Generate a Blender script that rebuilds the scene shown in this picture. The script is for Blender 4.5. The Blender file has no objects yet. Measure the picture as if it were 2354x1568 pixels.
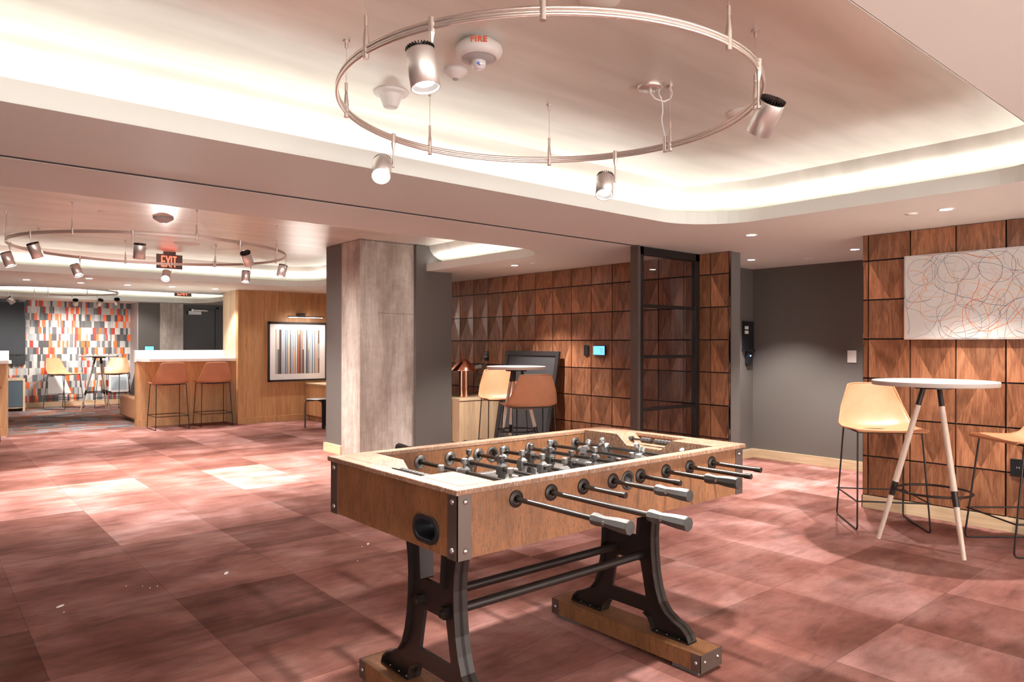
import bpy, bmesh, math, random
from mathutils import Vector, Matrix
random.seed(7)
PI = math.pi
COL = bpy.context.scene.collection
S = bpy.context.scene
V = Vector

# ------------------------------------------------------------------ materials
MATS = {}
class NT:
    def __init__(s, name):
        m = bpy.data.materials.new(name); m.use_nodes = True
        s.m = m; s.t = m.node_tree; s.b = s.t.nodes['Principled BSDF']; s.n = s.t.nodes; s.l = s.t.links
        MATS[name] = m
    def set(s, **k):
        for a, v in k.items():
            i = s.b.inputs[{'col': 'Base Color', 'rough': 'Roughness', 'metal': 'Metallic', 'spec': 'Specular IOR Level', 'coat': 'Coat Weight',
                            'emi': 'Emission Color', 'es': 'Emission Strength', 'alpha': 'Alpha', 'trans': 'Transmission Weight', 'sheen': 'Sheen Weight'}[a]]
            if hasattr(v, 'is_linked') or hasattr(v, 'node'): s.l.new(v, i)
            elif isinstance(v, tuple): i.default_value = (*v, 1)
            else: i.default_value = v
        return s
    def coord(s, kind='Object', scale=(1, 1, 1), rot=(0, 0, 0), loc=(0, 0, 0)):
        tc = s.n.new('ShaderNodeTexCoord'); mp = s.n.new('ShaderNodeMapping')
        mp.inputs['Scale'].default_value = scale; mp.inputs['Rotation'].default_value = rot; mp.inputs['Location'].default_value = loc
        s.l.new(tc.outputs[kind], mp.inputs['Vector']); return mp.outputs[0]
    def noise(s, vec, scale=5, detail=3, rough=.5, dist=0, out='Fac'):
        n = s.n.new('ShaderNodeTexNoise'); n.inputs['Scale'].default_value = scale; n.inputs['Detail'].default_value = detail
        n.inputs['Roughness'].default_value = rough; n.inputs['Distortion'].default_value = dist
        s.l.new(vec, n.inputs['Vector']); return n.outputs[out]
    def wave(s, vec, scale=5, dist=4, detail=2, dscale=1, direction='X'):
        n = s.n.new('ShaderNodeTexWave'); n.bands_direction = direction; n.inputs['Scale'].default_value = scale
        n.inputs['Distortion'].default_value = dist; n.inputs['Detail'].default_value = detail; n.inputs['Detail Scale'].default_value = dscale
        s.l.new(vec, n.inputs['Vector']); return n.outputs['Fac']
    def ramp(s, fac, stops):
        r = s.n.new('ShaderNodeValToRGB'); e = r.color_ramp.elements
        while len(e) < len(stops): e.new(.5)
        for q, (p, c) in zip(e, stops):
            q.position = p; q.color = (*c, 1) if isinstance(c, tuple) else (c, c, c, 1)
        s.l.new(fac, r.inputs[0]); return r.outputs[0]
    def mix(s, a, b, fac=.5, mode='MIX'):
        n = s.n.new('ShaderNodeMix'); n.data_type = 'RGBA'; n.blend_type = mode
        for i, v in ((6, a), (7, b), (0, fac)):
            if hasattr(v, 'node'): s.l.new(v, n.inputs[i])
            elif isinstance(v, tuple): n.inputs[i].default_value = (*v, 1)
            else: n.inputs[i].default_value = v if i == 0 else (v, v, v, 1)
        return n.outputs[2]
    def math(s, op, a, b=0):
        n = s.n.new('ShaderNodeMath'); n.operation = op
        for i, v in ((0, a), (1, b)):
            if hasattr(v, 'node'): s.l.new(v, n.inputs[i])
            else: n.inputs[i].default_value = v
        return n.outputs[0]
    def attr(s, name='tone'):
        n = s.n.new('ShaderNodeAttribute'); n.attribute_name = name; return n.outputs['Color']
    def bump(s, h, strength=.3, dist=.01):
        n = s.n.new('ShaderNodeBump'); n.inputs['Strength'].default_value = strength; n.inputs['Distance'].default_value = dist
        s.l.new(h, n.inputs['Height']); s.l.new(n.outputs[0], s.b.inputs['Normal']); return s

def plain(name, col, rough=.5, metal=0, **k): return NT(name).set(col=col, rough=rough, metal=metal, **k).m

# rose carpet: one tone per tile (mesh attribute), dye clouds, pile
t = NT('carpet_rose'); c = t.coord()
cl = t.noise(c, 2.3, 3, .5, .3); cl2 = t.noise(t.coord(scale=(.55, 2.0, 1)), 3.4, 4, .6, .6); pile = t.noise(c, 330, 2, .6)
base = t.ramp(cl, [(.28, (.205, .076, .057)), (.50, (.305, .131, .106)), (.72, (.43, .225, .198))])
base = t.mix(base, t.ramp(cl2, [(.30, .66), (.50, 1.0), (.7, 1.14)]), 1, 'MULTIPLY')
base = t.mix(base, t.attr(), 1, 'MULTIPLY'); base = t.mix(base, t.ramp(t.noise(t.coord(scale=(.6, 1.5, 1)), 15, 5, .65, .8), [(.3, .84), (.55, 1.02), (.75, 1.12)]), 1, 'MULTIPLY')
base = t.mix(base, t.ramp(pile, [(.3, .80), (.7, 1.18)]), 1, 'MULTIPLY')
t.set(col=base, rough=.95, spec=.1).bump(pile, .5, .004)
# patchwork carpet
t = NT('carpet_patchwork'); t.set(col=t.mix(t.attr(), t.ramp(t.noise(t.coord(), 250, 2), [(.3, .8), (.7, 1.15)]), 1, 'MULTIPLY'), rough=.95, spec=.1)
# pearly troweled metal-leaf ceiling
t = NT('pearl_plaster'); c = t.coord(scale=(1, 4.5, 1))
n1 = t.noise(c, 1.3, 2, .5, .3); n2 = t.noise(t.coord(scale=(1, 2.5, 1)), 3.5, 3, .5, .3); n3 = t.noise(t.coord(scale=(1, 6, 1)), 30, 3, .6)
t.set(col=t.ramp(n1, [(.3, (.68, .645, .575)), (.5, (.76, .725, .655)), (.72, (.84, .80, .735))]), metal=.22, spec=.8, rough=t.math('ADD', t.math('MULTIPLY', n2, .12), .285))

t = NT('paint_white'); t.set(col=(.775, .77, .71), rough=.55, spec=.3).bump(t.noise(t.coord(), 240, 2), .08, .001)
t = NT('paint_grey'); t.set(col=(.128, .110, .098), rough=.55, spec=.35).bump(t.noise(t.coord(), 200, 2), .15, .001)
# walnut relief tiles
def walnut(name, k=1):
    t = NT(name); at = t.attr(); tc = t.n.new('ShaderNodeTexCoord'); ad = t.n.new('ShaderNodeVectorMath'); ad.operation = 'MULTIPLY_ADD'
    t.l.new(at, ad.inputs[0]); ad.inputs[1].default_value = (7, 11, 5); t.l.new(tc.outputs['Object'], ad.inputs[2])
    def mp(sc):
        m = t.n.new('ShaderNodeMapping'); m.inputs['Scale'].default_value = sc; t.l.new(ad.outputs[0], m.inputs[0]); return m.outputs[0]
    fig = t.noise(mp((3.2, 3.2, .5)), 1.5, 2, .5, .4)
    gr = t.math('SINE', t.math('MULTIPLY', fig, 62)); fine = t.noise(mp((1, 1, .06)), 160, 3, .65); big = t.noise(mp((1, 1, .5)), 3, 2)
    col = t.ramp(t.math('ADD', t.math('MULTIPLY', gr, .07), t.math('ADD', t.math('MULTIPLY', fine, .75), t.math('MULTIPLY', big, .3))),
                 [(.30, (.12 * k, .042 * k, .019 * k)), (.55, (.27 * k, .105 * k, .05 * k)), (.8, (.43 * k, .195 * k, .098 * k))])
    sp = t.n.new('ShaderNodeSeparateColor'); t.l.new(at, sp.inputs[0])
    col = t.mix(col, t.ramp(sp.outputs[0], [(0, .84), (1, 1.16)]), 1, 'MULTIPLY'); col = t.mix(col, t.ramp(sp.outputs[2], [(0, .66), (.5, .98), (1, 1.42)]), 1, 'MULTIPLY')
    t.set(col=col, rough=.34, spec=.55)
walnut('walnut')
plain('groove_dark', (.02, .012, .012), .7)
def oak(name, a, b, sc=(1, 1, .05), rough=.45, freq=95):
    t = NT(name); c1 = t.coord(scale=sc); f = t.noise(c1, freq, 3, .6); g = t.noise(c1, freq / 9, 2, .5, .6)
    t.set(col=t.mix(t.ramp(f, [(.3, a), (.7, b)]), t.ramp(g, [(.3, .84), (.7, 1.12)]), 1, 'MULTIPLY'), rough=rough, spec=.4)
oak('oak_honey', (.47, .235, .10), (.66, .37, .175))
oak('oak_pale', (.60, .44, .285), (.78, .60, .41))
oak('oak_lit', (.54, .345, .20), (.72, .49, .31))  # oak paled for the alcove bench: the light falling on it put into the colour
oak('oak_pale_long', (.56, .38, .22), (.74, .55, .36), sc=(.06, .06, 1), freq=60)
oak('ash', (.60, .44, .345), (.74, .58, .47), freq=60)
t = NT('concrete'); c = t.coord(scale=(1, 1, .22)); a_ = t.noise(c, 3.2, 6, .6, .8); b_ = t.noise(t.coord(scale=(1, 1, .05)), 42, 3, .6); e_ = t.noise(t.coord(), 9, 5, .7)
k_ = t.math('ADD', t.math('MULTIPLY', a_, .6), t.math('ADD', t.math('MULTIPLY', b_, .22), t.math('MULTIPLY', e_, .25)))
t.set(col=t.ramp(k_, [(.36, (.25, .19, .155)), (.52, (.42, .345, .295)), (.66, (.62, .54, .48))]), rough=.75, spec=.3).bump(k_, .4, .006)
def rustic(name, a, b, c_, lo=.0):
    t = NT(name); v = t.noise(t.coord(scale=(1, 1, .16)), 125, 3, .7); sp = t.noise(t.coord(scale=(1, 1, .45)), 190, 2, .7); g = t.noise(t.coord(scale=(1, 1, .3)), 9, 3, .6)
    col = t.ramp(g, [(.3, a), (.7, b)]); col = t.mix(col, t.ramp(v, [(.34, .66), (.5, 1.0), (.75, 1.14)]), 1, 'MULTIPLY')
    col = t.mix(col, c_, t.ramp(sp, [(.56, 0.0), (.64, .62)])); t.set(col=col, rough=.48, spec=.4).bump(t.math('ADD', v, sp), .45, .0025)
rustic('barnwood', (.17, .068, .026), (.28, .112, .045), (.085, .06, .05))
rustic('barnwood_top', (.19, .092, .052), (.28, .145, .088), (.46, .37, .31))
t = NT('leather_tan'); n = t.noise(t.coord(), 5, 4, .6); t.set(col=t.ramp(n, [(.3, (.55, .215, .108)), (.7, (.66, .285, .155))]), rough=.36, spec=.45).bump(t.noise(t.coord(), 160, 3), .12, .001)
plain('leather_edge', (.50, .22, .10), .5)
plain('leather_pale', (.82, .42, .22), .45)
plain('steel_black', (.035, .028, .026), .38, .6)
plain('iron_brown', (.032, .023, .020), .40, .5)
plain('bronze_plate', (.13, .095, .08), .42, .6)
plain('gunmetal', (.060, .054, .050), .45, .4)
plain('pewter', (.27, .265, .26), .36, .8)
plain('pewter_dark', (.12, .11, .105), .38, .8)
plain('rod_steel', (.10, .09, .082), .20, .9)
plain('bolt_steel', (.42, .38, .36), .3, .9)
plain('rubber', (.12, .105, .10), .45)
t = NT('brushed_nickel'); t.set(col=(.70, .64, .60), rough=.38, metal=.75).bump(t.noise(t.coord(scale=(1, 1, .03)), 260, 2), .15, .001)
plain('satin_nickel', (.72, .62, .57), .34, .85)
plain('heatsink', (.012, .010, .010), .3, .3)
plain('copper', (.90, .46, .31), .16, 1.0)
plain('plastic_white', (.78, .73, .70), .4)
plain('plastic_grey', (.42, .39, .38), .45)
plain('plastic_black', (.012, .012, .014), .35)
plain('white_quartz', (.86, .84, .80), .28)
plain('table_white', (.50, .44, .41), .3)
plain('table_edge', (.52, .43, .38), .55)
plain('fabric_grey', (.34, .345, .36), .95)
plain('fabric_slate', (.10, .13, .155), .9)
plain('red_letter', (.75, .13, .05), .5)
plain('canvas', (.55, .51, .475), .8)
plain('mat_board', (.82, .79, .77), .5, coat=.6)
plain('frame_black', (.025, .020, .020), .35)
plain('chalk_board', (.050, .047, .050), .5)
plain('paper_white', (.70, .66, .64), .7)
plain('print_grey', (.42, .46, .50), .5)
plain('stool_top', (.50, .47, .47), .3)
plain('debris', (.85, .80, .76), .7)
plain('tint_blue_plastic', (.10, .20, .65), .2)
plain('door_grey', (.050, .040, .036), .5)
def emi(name, col, s):
    plain(name, (.02, .02, .02), .4, emi=col, es=s)
emi('lens_lit', (1, .96, .92), 30.0)
emi('downlight_lit', (1, .97, .93), 14.0)
emi('led_strip', (1, .985, .94), 5.5)
emi('screen_blue', (.07, .26, .80), 1.0)
emi('screen_teal', (.10, .55, .62), .8)
emi('exit_red', (1.0, .085, .045), 1.2)
emi('led_blue', (.10, .25, 1.0), 12)
plain('exit_panel', (.16, .10, .085), .35)
t = NT('screen_glass'); t.set(col=(.006, .004, .008), rough=.12, spec=.25)
t = NT('glass_clear'); t.set(col=(.86, .86, .88), rough=.02, trans=1.0, spec=.5); t.b.inputs['IOR'].default_value = 1.45
t = NT('painted_face'); t.set(col=t.attr(), rough=.5, spec=.35)
t = NT('print_face'); t.set(col=t.attr(), rough=.45, coat=.7, spec=.3)
def M(n): return MATS[n]

# ------------------------------------------------------------------ mesh builder
class MB:
    def __init__(s): s.v = []; s.f = []; s.sm = []; s.c = []
    def add(s, vs, fs, smooth=False, col=None):
        o = len(s.v); s.v += [V(p) for p in vs]
        for f in fs: s.f.append(tuple(i + o for i in f)); s.sm.append(smooth); s.c.append(col)
        return s
    def box(s, x0, x1, y0, y1, z0, z1, col=None):
        vs = [(x, y, z) for z in (z0, z1) for y in (y0, y1) for x in (x0, x1)]
        return s.add(vs, [(0, 2, 3, 1), (4, 5, 7, 6), (0, 1, 5, 4), (2, 6, 7, 3), (0, 4, 6, 2), (1, 3, 7, 5)], col=col)
    def bar(s, a, b, w, h, up=(0, 0, 1)):
        a, b = V(a), V(b); d = (b - a).normalized(); u = V(up); r = d.cross(u)
        if r.length < 1e-4: u = V((1, 0, 0)); r = d.cross(u)
        r.normalize(); u = r.cross(d); vs = []
        for p in (a, b):
            for i, j in ((-1, -1), (1, -1), (1, 1), (-1, 1)): vs.append(p + r * (i * w / 2) + u * (j * h / 2))
        return s.add(vs, [(3, 2, 1, 0), (4, 5, 6, 7), (0, 1, 5, 4), (1, 2, 6, 5), (2, 3, 7, 6), (3, 0, 4, 7)])
    def frame(s, a, b):
        d = (V(b) - V(a)).normalized(); u = V((0, 0, 1)) if abs(d.z) < .95 else V((1, 0, 0)); r = d.cross(u).normalized(); return d, r, r.cross(d)
    def cyl(s, a, b, r0, r1=None, n=20, caps=True, flat=False):
        r1 = r0 if r1 is None else r1; a, b = V(a), V(b); d, r, u = s.frame(a, b); vs = []
        for p, R in ((a, r0), (b, r1)):
            for i in range(n): t = 2 * PI * i / n; vs.append(p + (r * math.cos(t) + u * math.sin(t)) * R)
        s.add(vs, [(i, (i + 1) % n, n + (i + 1) % n, n + i) for i in range(n)], not flat)
        if caps:
            s.add(vs[:n], [tuple(reversed(range(n)))]); s.add(vs[n:], [tuple(range(n))])
        return s
    def lathe(s, prof, o, axis=(0, 0, 1), n=32, smooth=True):
        o = V(o); d = V(axis).normalized(); _, r, u = s.frame(o, o + d); vs = []
        for (R, z) in prof:
            for i in range(n): t = 2 * PI * i / n; vs.append(o + d * z + (r * math.cos(t) + u * math.sin(t)) * max(R, 1e-5))
        fs = [(k * n + i, k * n + (i + 1) % n, (k + 1) * n + (i + 1) % n, (k + 1) * n + i) for k in range(len(prof) - 1) for i in range(n)]
        return s.add(vs, fs, smooth)
    def tube(s, pts, r, n=10, closed=False):
        P = [V(p) for p in pts]; m = len(P); vs = []; up = None
        for i, p in enumerate(P):
            if closed: d = (P[(i + 1) % m] - P[i - 1])
            else: d = P[min(i + 1, m - 1)] - P[max(i - 1, 0)]
            d.normalize()
            if up is None: up = V((0, 0, 1)) if abs(d.z) < .9 else V((1, 0, 0))
            a = d.cross(up)
            if a.length < 1e-4: a = d.cross(V((0, 1, 0)))
            a.normalize(); up = a.cross(d)
            for k in range(n): t = 2 * PI * k / n; vs.append(p + (a * math.cos(t) + up * math.sin(t)) * r)
        R = m if closed else m - 1
        s.add(vs, [(i * n + k, i * n + (k + 1) % n, ((i + 1) % m) * n + (k + 1) % n, ((i + 1) % m) * n + k) for i in range(R) for k in range(n)], True)
        if not closed: s.add(vs[:n], [tuple(range(n))]); s.add(vs[-n:], [tuple(reversed(range(n)))])
        return s
    def sphere(s, c, r, n=12, sc=(1, 1, 1)):
        c = V(c); m = n // 2; vs = []
        for j in range(m + 1):
            for i in range(n):
                a, b = PI * j / m, 2 * PI * i / n
                vs.append(c + V((math.sin(a) * math.cos(b) * sc[0], math.sin(a) * math.sin(b) * sc[1], math.cos(a) * sc[2])) * r)
        return s.add(vs, [(j * n + i, (j + 1) * n + i, (j + 1) * n + (i + 1) % n, j * n + (i + 1) % n) for j in range(m) for i in range(n)], True)
    def prism(s, poly, fn, a, b, smooth=False):
        n = len(poly); vs = [V(fn(p, a)) for p in poly] + [V(fn(p, b)) for p in poly]
        s.add(vs, [(i, (i + 1) % n, n + (i + 1) % n, n + i) for i in range(n)], smooth)
        s.add(vs[:n], [tuple(reversed(range(n)))]); s.add(vs[n:], [tuple(range(n))]); return s
    def merge(s, o, mat=None):
        return s.add([mat @ p for p in o.v] if mat else o.v, o.f)
    def build(s, name, mat, parent=None, local=False, bevel=0, subsurf=0):
        off = V((0, 0, 0)) if (parent is None or local) else world_of(parent)
        me = bpy.data.meshes.new(name); me.from_pydata([tuple(p - off) for p in s.v], [], s.f)
        me.polygons.foreach_set('use_smooth', s.sm)
        if any(c is not None for c in s.c):
            at = me.color_attributes.new('tone', 'FLOAT_COLOR', 'CORNER'); k = 0
            for p in me.polygons:
                c = s.c[p.index] or (1, 1, 1)
                for _ in p.vertices: at.data[k].color = (*c, 1); k += 1
        bm = bmesh.new(); bm.from_mesh(me); bmesh.ops.remove_doubles(bm, verts=bm.verts, dist=1e-6) if subsurf else None
        bmesh.ops.recalc_face_normals(bm, faces=bm.faces); bm.to_mesh(me); bm.free()
        me.materials.append(M(mat) if isinstance(mat, str) else mat)
        o = bpy.data.objects.new(name, me); COL.objects.link(o)
        if parent is not None: o.parent = parent
        if bevel:
            b = o.modifiers.new('bevel', 'BEVEL'); b.width = bevel; b.segments = 2; b.limit_method = 'ANGLE'; b.angle_limit = .6
        if subsurf:
            b = o.modifiers.new('subsurf', 'SUBSURF'); b.levels = subsurf; b.render_levels = subsurf
        return o
def world_of(o):
    p = V(o.location)
    while o.parent: o = o.parent; p += V(o.location)
    return p
def tag(o, label, cat, group=None):
    o['label'] = label; o['category'] = cat
    if group: o['group'] = group
    return o
def thing(name, label, cat, loc=(0, 0, 0), rz=0, group=None):
    o = bpy.data.objects.new(name, None); COL.objects.link(o); o.empty_display_size = .1
    o.location = loc; o.rotation_euler = (0, 0, rz); return tag(o, label, cat, group)
def struct(o): o['kind'] = 'structure'; return o
def dup(o, parent=None):
    c_ = o.copy(); COL.objects.link(c_)
    if parent: c_.parent = parent
    for ch in list(o.children):
        dup(ch, c_)
    return c_
def plate(name, outer, holes, fn, a, b, mat, parent=None, col=None):
    """flat plate with holes: 2-D outline fill, mapped by fn((u,v),w) between w=a and w=b"""
    cu = bpy.data.curves.new('outline', 'CURVE'); cu.dimensions = '2D'; cu.fill_mode = 'BOTH'; cu.extrude = .5
    for loop in [outer] + holes:
        sp = cu.splines.new('POLY'); sp.points.add(len(loop) - 1)
        for i, p in enumerate(loop): sp.points[i].co = (p[0], p[1], 0, 1)
        sp.use_cyclic_u = True
    ob = bpy.data.objects.new('outline', cu); COL.objects.link(ob)
    dg = bpy.context.evaluated_depsgraph_get(); me0 = bpy.data.meshes.new_from_object(ob.evaluated_get(dg))
    mb = MB(); mb.add([fn((v.co.x, v.co.y), b if v.co.z > 0 else a) for v in me0.vertices], [tuple(p.vertices) for p in me0.polygons])
    bpy.data.objects.remove(ob); bpy.data.curves.remove(cu); bpy.data.meshes.remove(me0)
    if name is None: return mb
    return mb.build(name, mat, parent)
FZ = lambda p, w: (p[0], p[1], w)      # plate in XY
FX = lambda p, w: (w, p[0], p[1])      # plate in YZ
FY = lambda p, w: (p[0], w, p[1])      # plate in XZ
def circle(cx, cy, r, n=28): return [(cx + r * math.cos(2 * PI * i / n), cy + r * math.sin(2 * PI * i / n)) for i in range(n)]
def rrect(x0, x1, y0, y1, r, n=10):
    P = []
    for cx, cy, a0 in ((x1 - r, y1 - r, 0), (x0 + r, y1 - r, 90), (x0 + r, y0 + r, 180), (x1 - r, y0 + r, 270)):
        for i in range(n + 1): a = math.radians(a0 + 90 * i / n); P.append((cx + r * math.cos(a), cy + r * math.sin(a)))
    return P
def rot2(v, a): return (v[0] * math.cos(a) - v[1] * math.sin(a), v[0] * math.sin(a) + v[1] * math.cos(a))

ZS, ZC, XW = 2.12, 2.42, 5.70     # soffit height, raised ceiling height, walnut wall plane

# ------------------------------------------------------------------ setting: floors
mb = MB(); random.seed(23)
TX = [1.01 + .605 * k for k in range(-8, 12)]; TY = [1.32 + .608 * k for k in range(-7, 18)]
TX = [x for x in TX if -3.7 < x < 7.3]; TY = [y for y in TY if -2.6 < y < 11.9]
TX = [-3.8] + TX + [7.4]; TY = [-2.7] + TY + [12.0]
TONES = {}
for k_, v_ in {(1.3, 3.4): .66, (.7, 3.4): .86, (.7, 4.0): .92, (1.3, 4.0): .95, (1.9, 3.4): .9, (.7, 2.8): 1.0, (1.3, 2.8): .8, (.2, 3.4): .62, (.2, 4.0): .9, (.7, 4.6): 1.02,
               (.2, 4.6): .95, (1.3, 4.6): 1.04, (.7, 5.3): .84, (1.3, 5.3): 1.28, (1.9, 5.3): 1.1, (1.9, 4.6): .78, (.7, 5.9): .82, (1.3, 5.9): 1.22, (1.9, 5.9): 1.12,
               (1.3, 6.5): 1.1, (1.9, 6.5): .98, (2.5, 6.5): 1.4, (1.9, 7.1): .92, (1.3, 7.1): 1.35, (2.5, 7.1): 1.36, (.7, 7.1): 1.2, (.7, 6.5): 1.25, (3.1, 3.4): 1.2, (3.7, 2.8): 1.1,
               (3.7, 1.6): 1.0, (3.1, 1.6): .9, (4.3, 1.6): .88, (4.3, 2.2): 1.15, (3.7, 2.2): .95, (3.1, 1.0): 1.18, (2.5, 1.0): .85, (3.7, 1.0): .86, (4.9, 2.2): 1.1, (1.9, 7.7): .8,
               (2.5, 7.7): .7, (1.3, 7.7): .72, (.7, 7.7): .8, (2.5, 8.3): .74, (3.1, 8.3): .82, (1.9, 8.3): .9}.items():
    TONES[k_] = v_
for i in range(len(TX) - 1):
    for j in range(len(TY) - 1):
        cx, cy = (TX[i] + TX[i + 1]) / 2, (TY[j] + TY[j + 1]) / 2; tn = random.choice((.78, .9, 1.0, 1.0, 1.12, 1.24))
        for (a, b), q in TONES.items():
            if abs(a - cx) < .28 and abs(b - cy) < .28: tn = q
        tn = tn ** 1.45; q = .0007; mb.add([(TX[i] + q, TY[j] + q, 0), (TX[i + 1] - q, TY[j] + q, 0), (TX[i + 1] - q, TY[j + 1] - q, 0), (TX[i] + q, TY[j + 1] - q, 0)], [(0, 1, 2, 3)], col=(tn, tn * (1 + .22 * (tn - 1)), tn * (1 + .35 * (tn - 1))))
struct(mb.build('floor', 'carpet_rose')); struct(MB().box(-3.8, 7.4, -2.7, 12.0, -.02, -.002, col=(.3, .3, .3)).build('floor', 'carpet_rose'))
mb = MB(); pal = [(.20, .19, .19), (.25, .245, .26), (.15, .125, .115), (.32, .34, .38), (.50, .17, .07), (.34, .14, .11), (.28, .17, .14), (.36, .20, .18)]
y = 12.0
while y < 16.9:
    x = -3.8 - random.random() * .3
    while x < 7.4:
        w = random.choice((.15, .25, .3)); cc = random.choice(pal); k = .85 + .3 * random.random()
        mb.add([(x, y, 0), (x + w, y, 0), (x + w, y + .1, 0), (x, y + .1, 0)], [(0, 1, 2, 3)], col=(cc[0] * k, cc[1] * k, cc[2] * k)); x += w
    y += .1
struct(mb.build('floor', 'carpet_patchwork'))

# ------------------------------------------------------------------ setting: soffit with three raised coves
COVES = [(-2.6, 4.44, .80, 3.075, .47), (-2.6, 4.60, 4.74, 10.20, .50), (-2.6, 4.75, 12.75, 15.75, .60)]
holes = [rrect(a - .004, b + .004, c_ - .004, d + .004, r + .004) for a, b, c_, d, r in COVES]
outer = [(-3.8, -2.7), (7.45, -2.7), (7.45, 17.0), (-3.8, 17.0)]
struct(plate('ceiling', outer, holes, FZ, ZS, ZS + .012, 'paint_white'))
for k, (x0, x1, y0, y1, r) in enumerate(COVES):
    def loop(d): return rrect(x0 - d, x1 + d, y0 - d, y1 + d, r + d)
    def sweep(prof, n_):
        m_ = MB(); L = [[(p[0], p[1], z) for p in loop(d)] for d, z in prof]; n = len(L[0]); vs = [p for l in L for p in l]
        m_.add(vs, [(q * n + i, q * n + (i + 1) % n, (q + 1) * n + (i + 1) % n, (q + 1) * n + i) for q in range(len(L) - 1) for i in range(n)], False)
        for j_ in range(len(m_.sm)): m_.sm[j_] = False
        return m_
    m_ = sweep([(0, ZS), (0, 2.206), (.022, 2.206), (.022, 2.14), (.36, 2.14)], 0); struct(m_.build('trim_%d' % (k + 1), 'paint_white'))
    prof = [(.36, 2.14), (.36, 2.235)] + [(.36 - .325 * math.sin(a * PI / 2) ** 1.0 * .999, 2.235 + .185 * (1 - math.cos(a * PI / 2))) for a in (.2, .4, .6, .8)] + [(.035, ZC)]
    m_ = sweep(prof, 0)
    for j_ in range(len(m_.sm)): m_.sm[j_] = True
    lp = loop(.035); m_.add([(p[0], p[1], ZC) for p in lp], [tuple(range(len(lp)))])
    struct(m_.build('ceiling', 'pearl_plaster'))
    # LED tape lying in the trough behind the lip
    mL = MB(); A = loop(.070); B = loop(.092); n = len(A)
    mL.add([(p[0], p[1], 2.188) for p in A] + [(p[0], p[1], 2.188) for p in B], [(i, (i + 1) % n, n + (i + 1) % n, n + i) for i in range(n)])
    tag(mL.build('light_strip', 'led_strip'), ['warm light strip hidden behind the curved cove lip above the foosball table', 'warm light strip hidden in the ceiling cove above the open carpet before the counters',
        'warm light strip hidden in the farthest ceiling cove before the striped wall'][k], 'light strip', None)
# sliding-door track slot
struct(MB().box(-3.8, 4.79, 3.955, 3.975, ZS - .004, ZS + .001).build('trim_4', 'groove_dark'))
struct(MB().box(-3.8, 4.79, 3.977, 3.985, ZS - .005, ZS + .001).build('trim_5', 'paint_white'))

# ------------------------------------------------------------------ setting: walls
def wallbox(name, *b, m='paint_grey'): return struct(MB().box(*b).build(name, m))
wallbox('wall_left', -3.9, -3.8, -2.8, 17, 0, 2.5)
wallbox('wall_corridor', 7.27, 7.4, -2.7, 4.5, 0, ZS)
wallbox('wall_corridor_end', 5.86, 7.27, 4.34, 4.46, 0, ZS)
wallbox('wall_end_cap', XW + .012, 5.86, 3.63, 11.6, 0, ZS)
wallbox('wall_right_core', XW + .012, 5.90, -2.7, 2.44, 0, ZS)
wallbox('wall_stub', 4.46, 4.965, 6.95, 7.20, 0, 2.415)
wallbox('wall_stub_side', 3.775, 4.40, 7.435, 7.84, 0, 2.415)
wallbox('wall_far_panel', 3.62, 4.03, 16.2, 16.9, 0, ZS)
wallbox('wall_far_return', 3.60, 3.62, 16.2, 16.9, 0, ZS, m='plastic_grey')
wallbox('wall_far_end', 4.49, 7.4, 16.26, 16.9, 0, ZS)
wallbox('wall_right_far', 7.3, 7.4, 11.6, 16.9, 0, ZS)
struct(MB().box(4.03, 4.49, 16.17, 16.5, 0, ZS).build('wall_far_column', 'concrete'))
struct(MB().box(3.765, 4.475, 7.0, 7.435, 0, 2.418).build('wall_pillar', 'concrete', bevel=.008))
# thin form-board seams on the pillar
struct(MB().box(3.99, 4.475, 6.9985, 7.0005, 1.612, 1.615).build('trim_6', 'groove_dark'))

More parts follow.
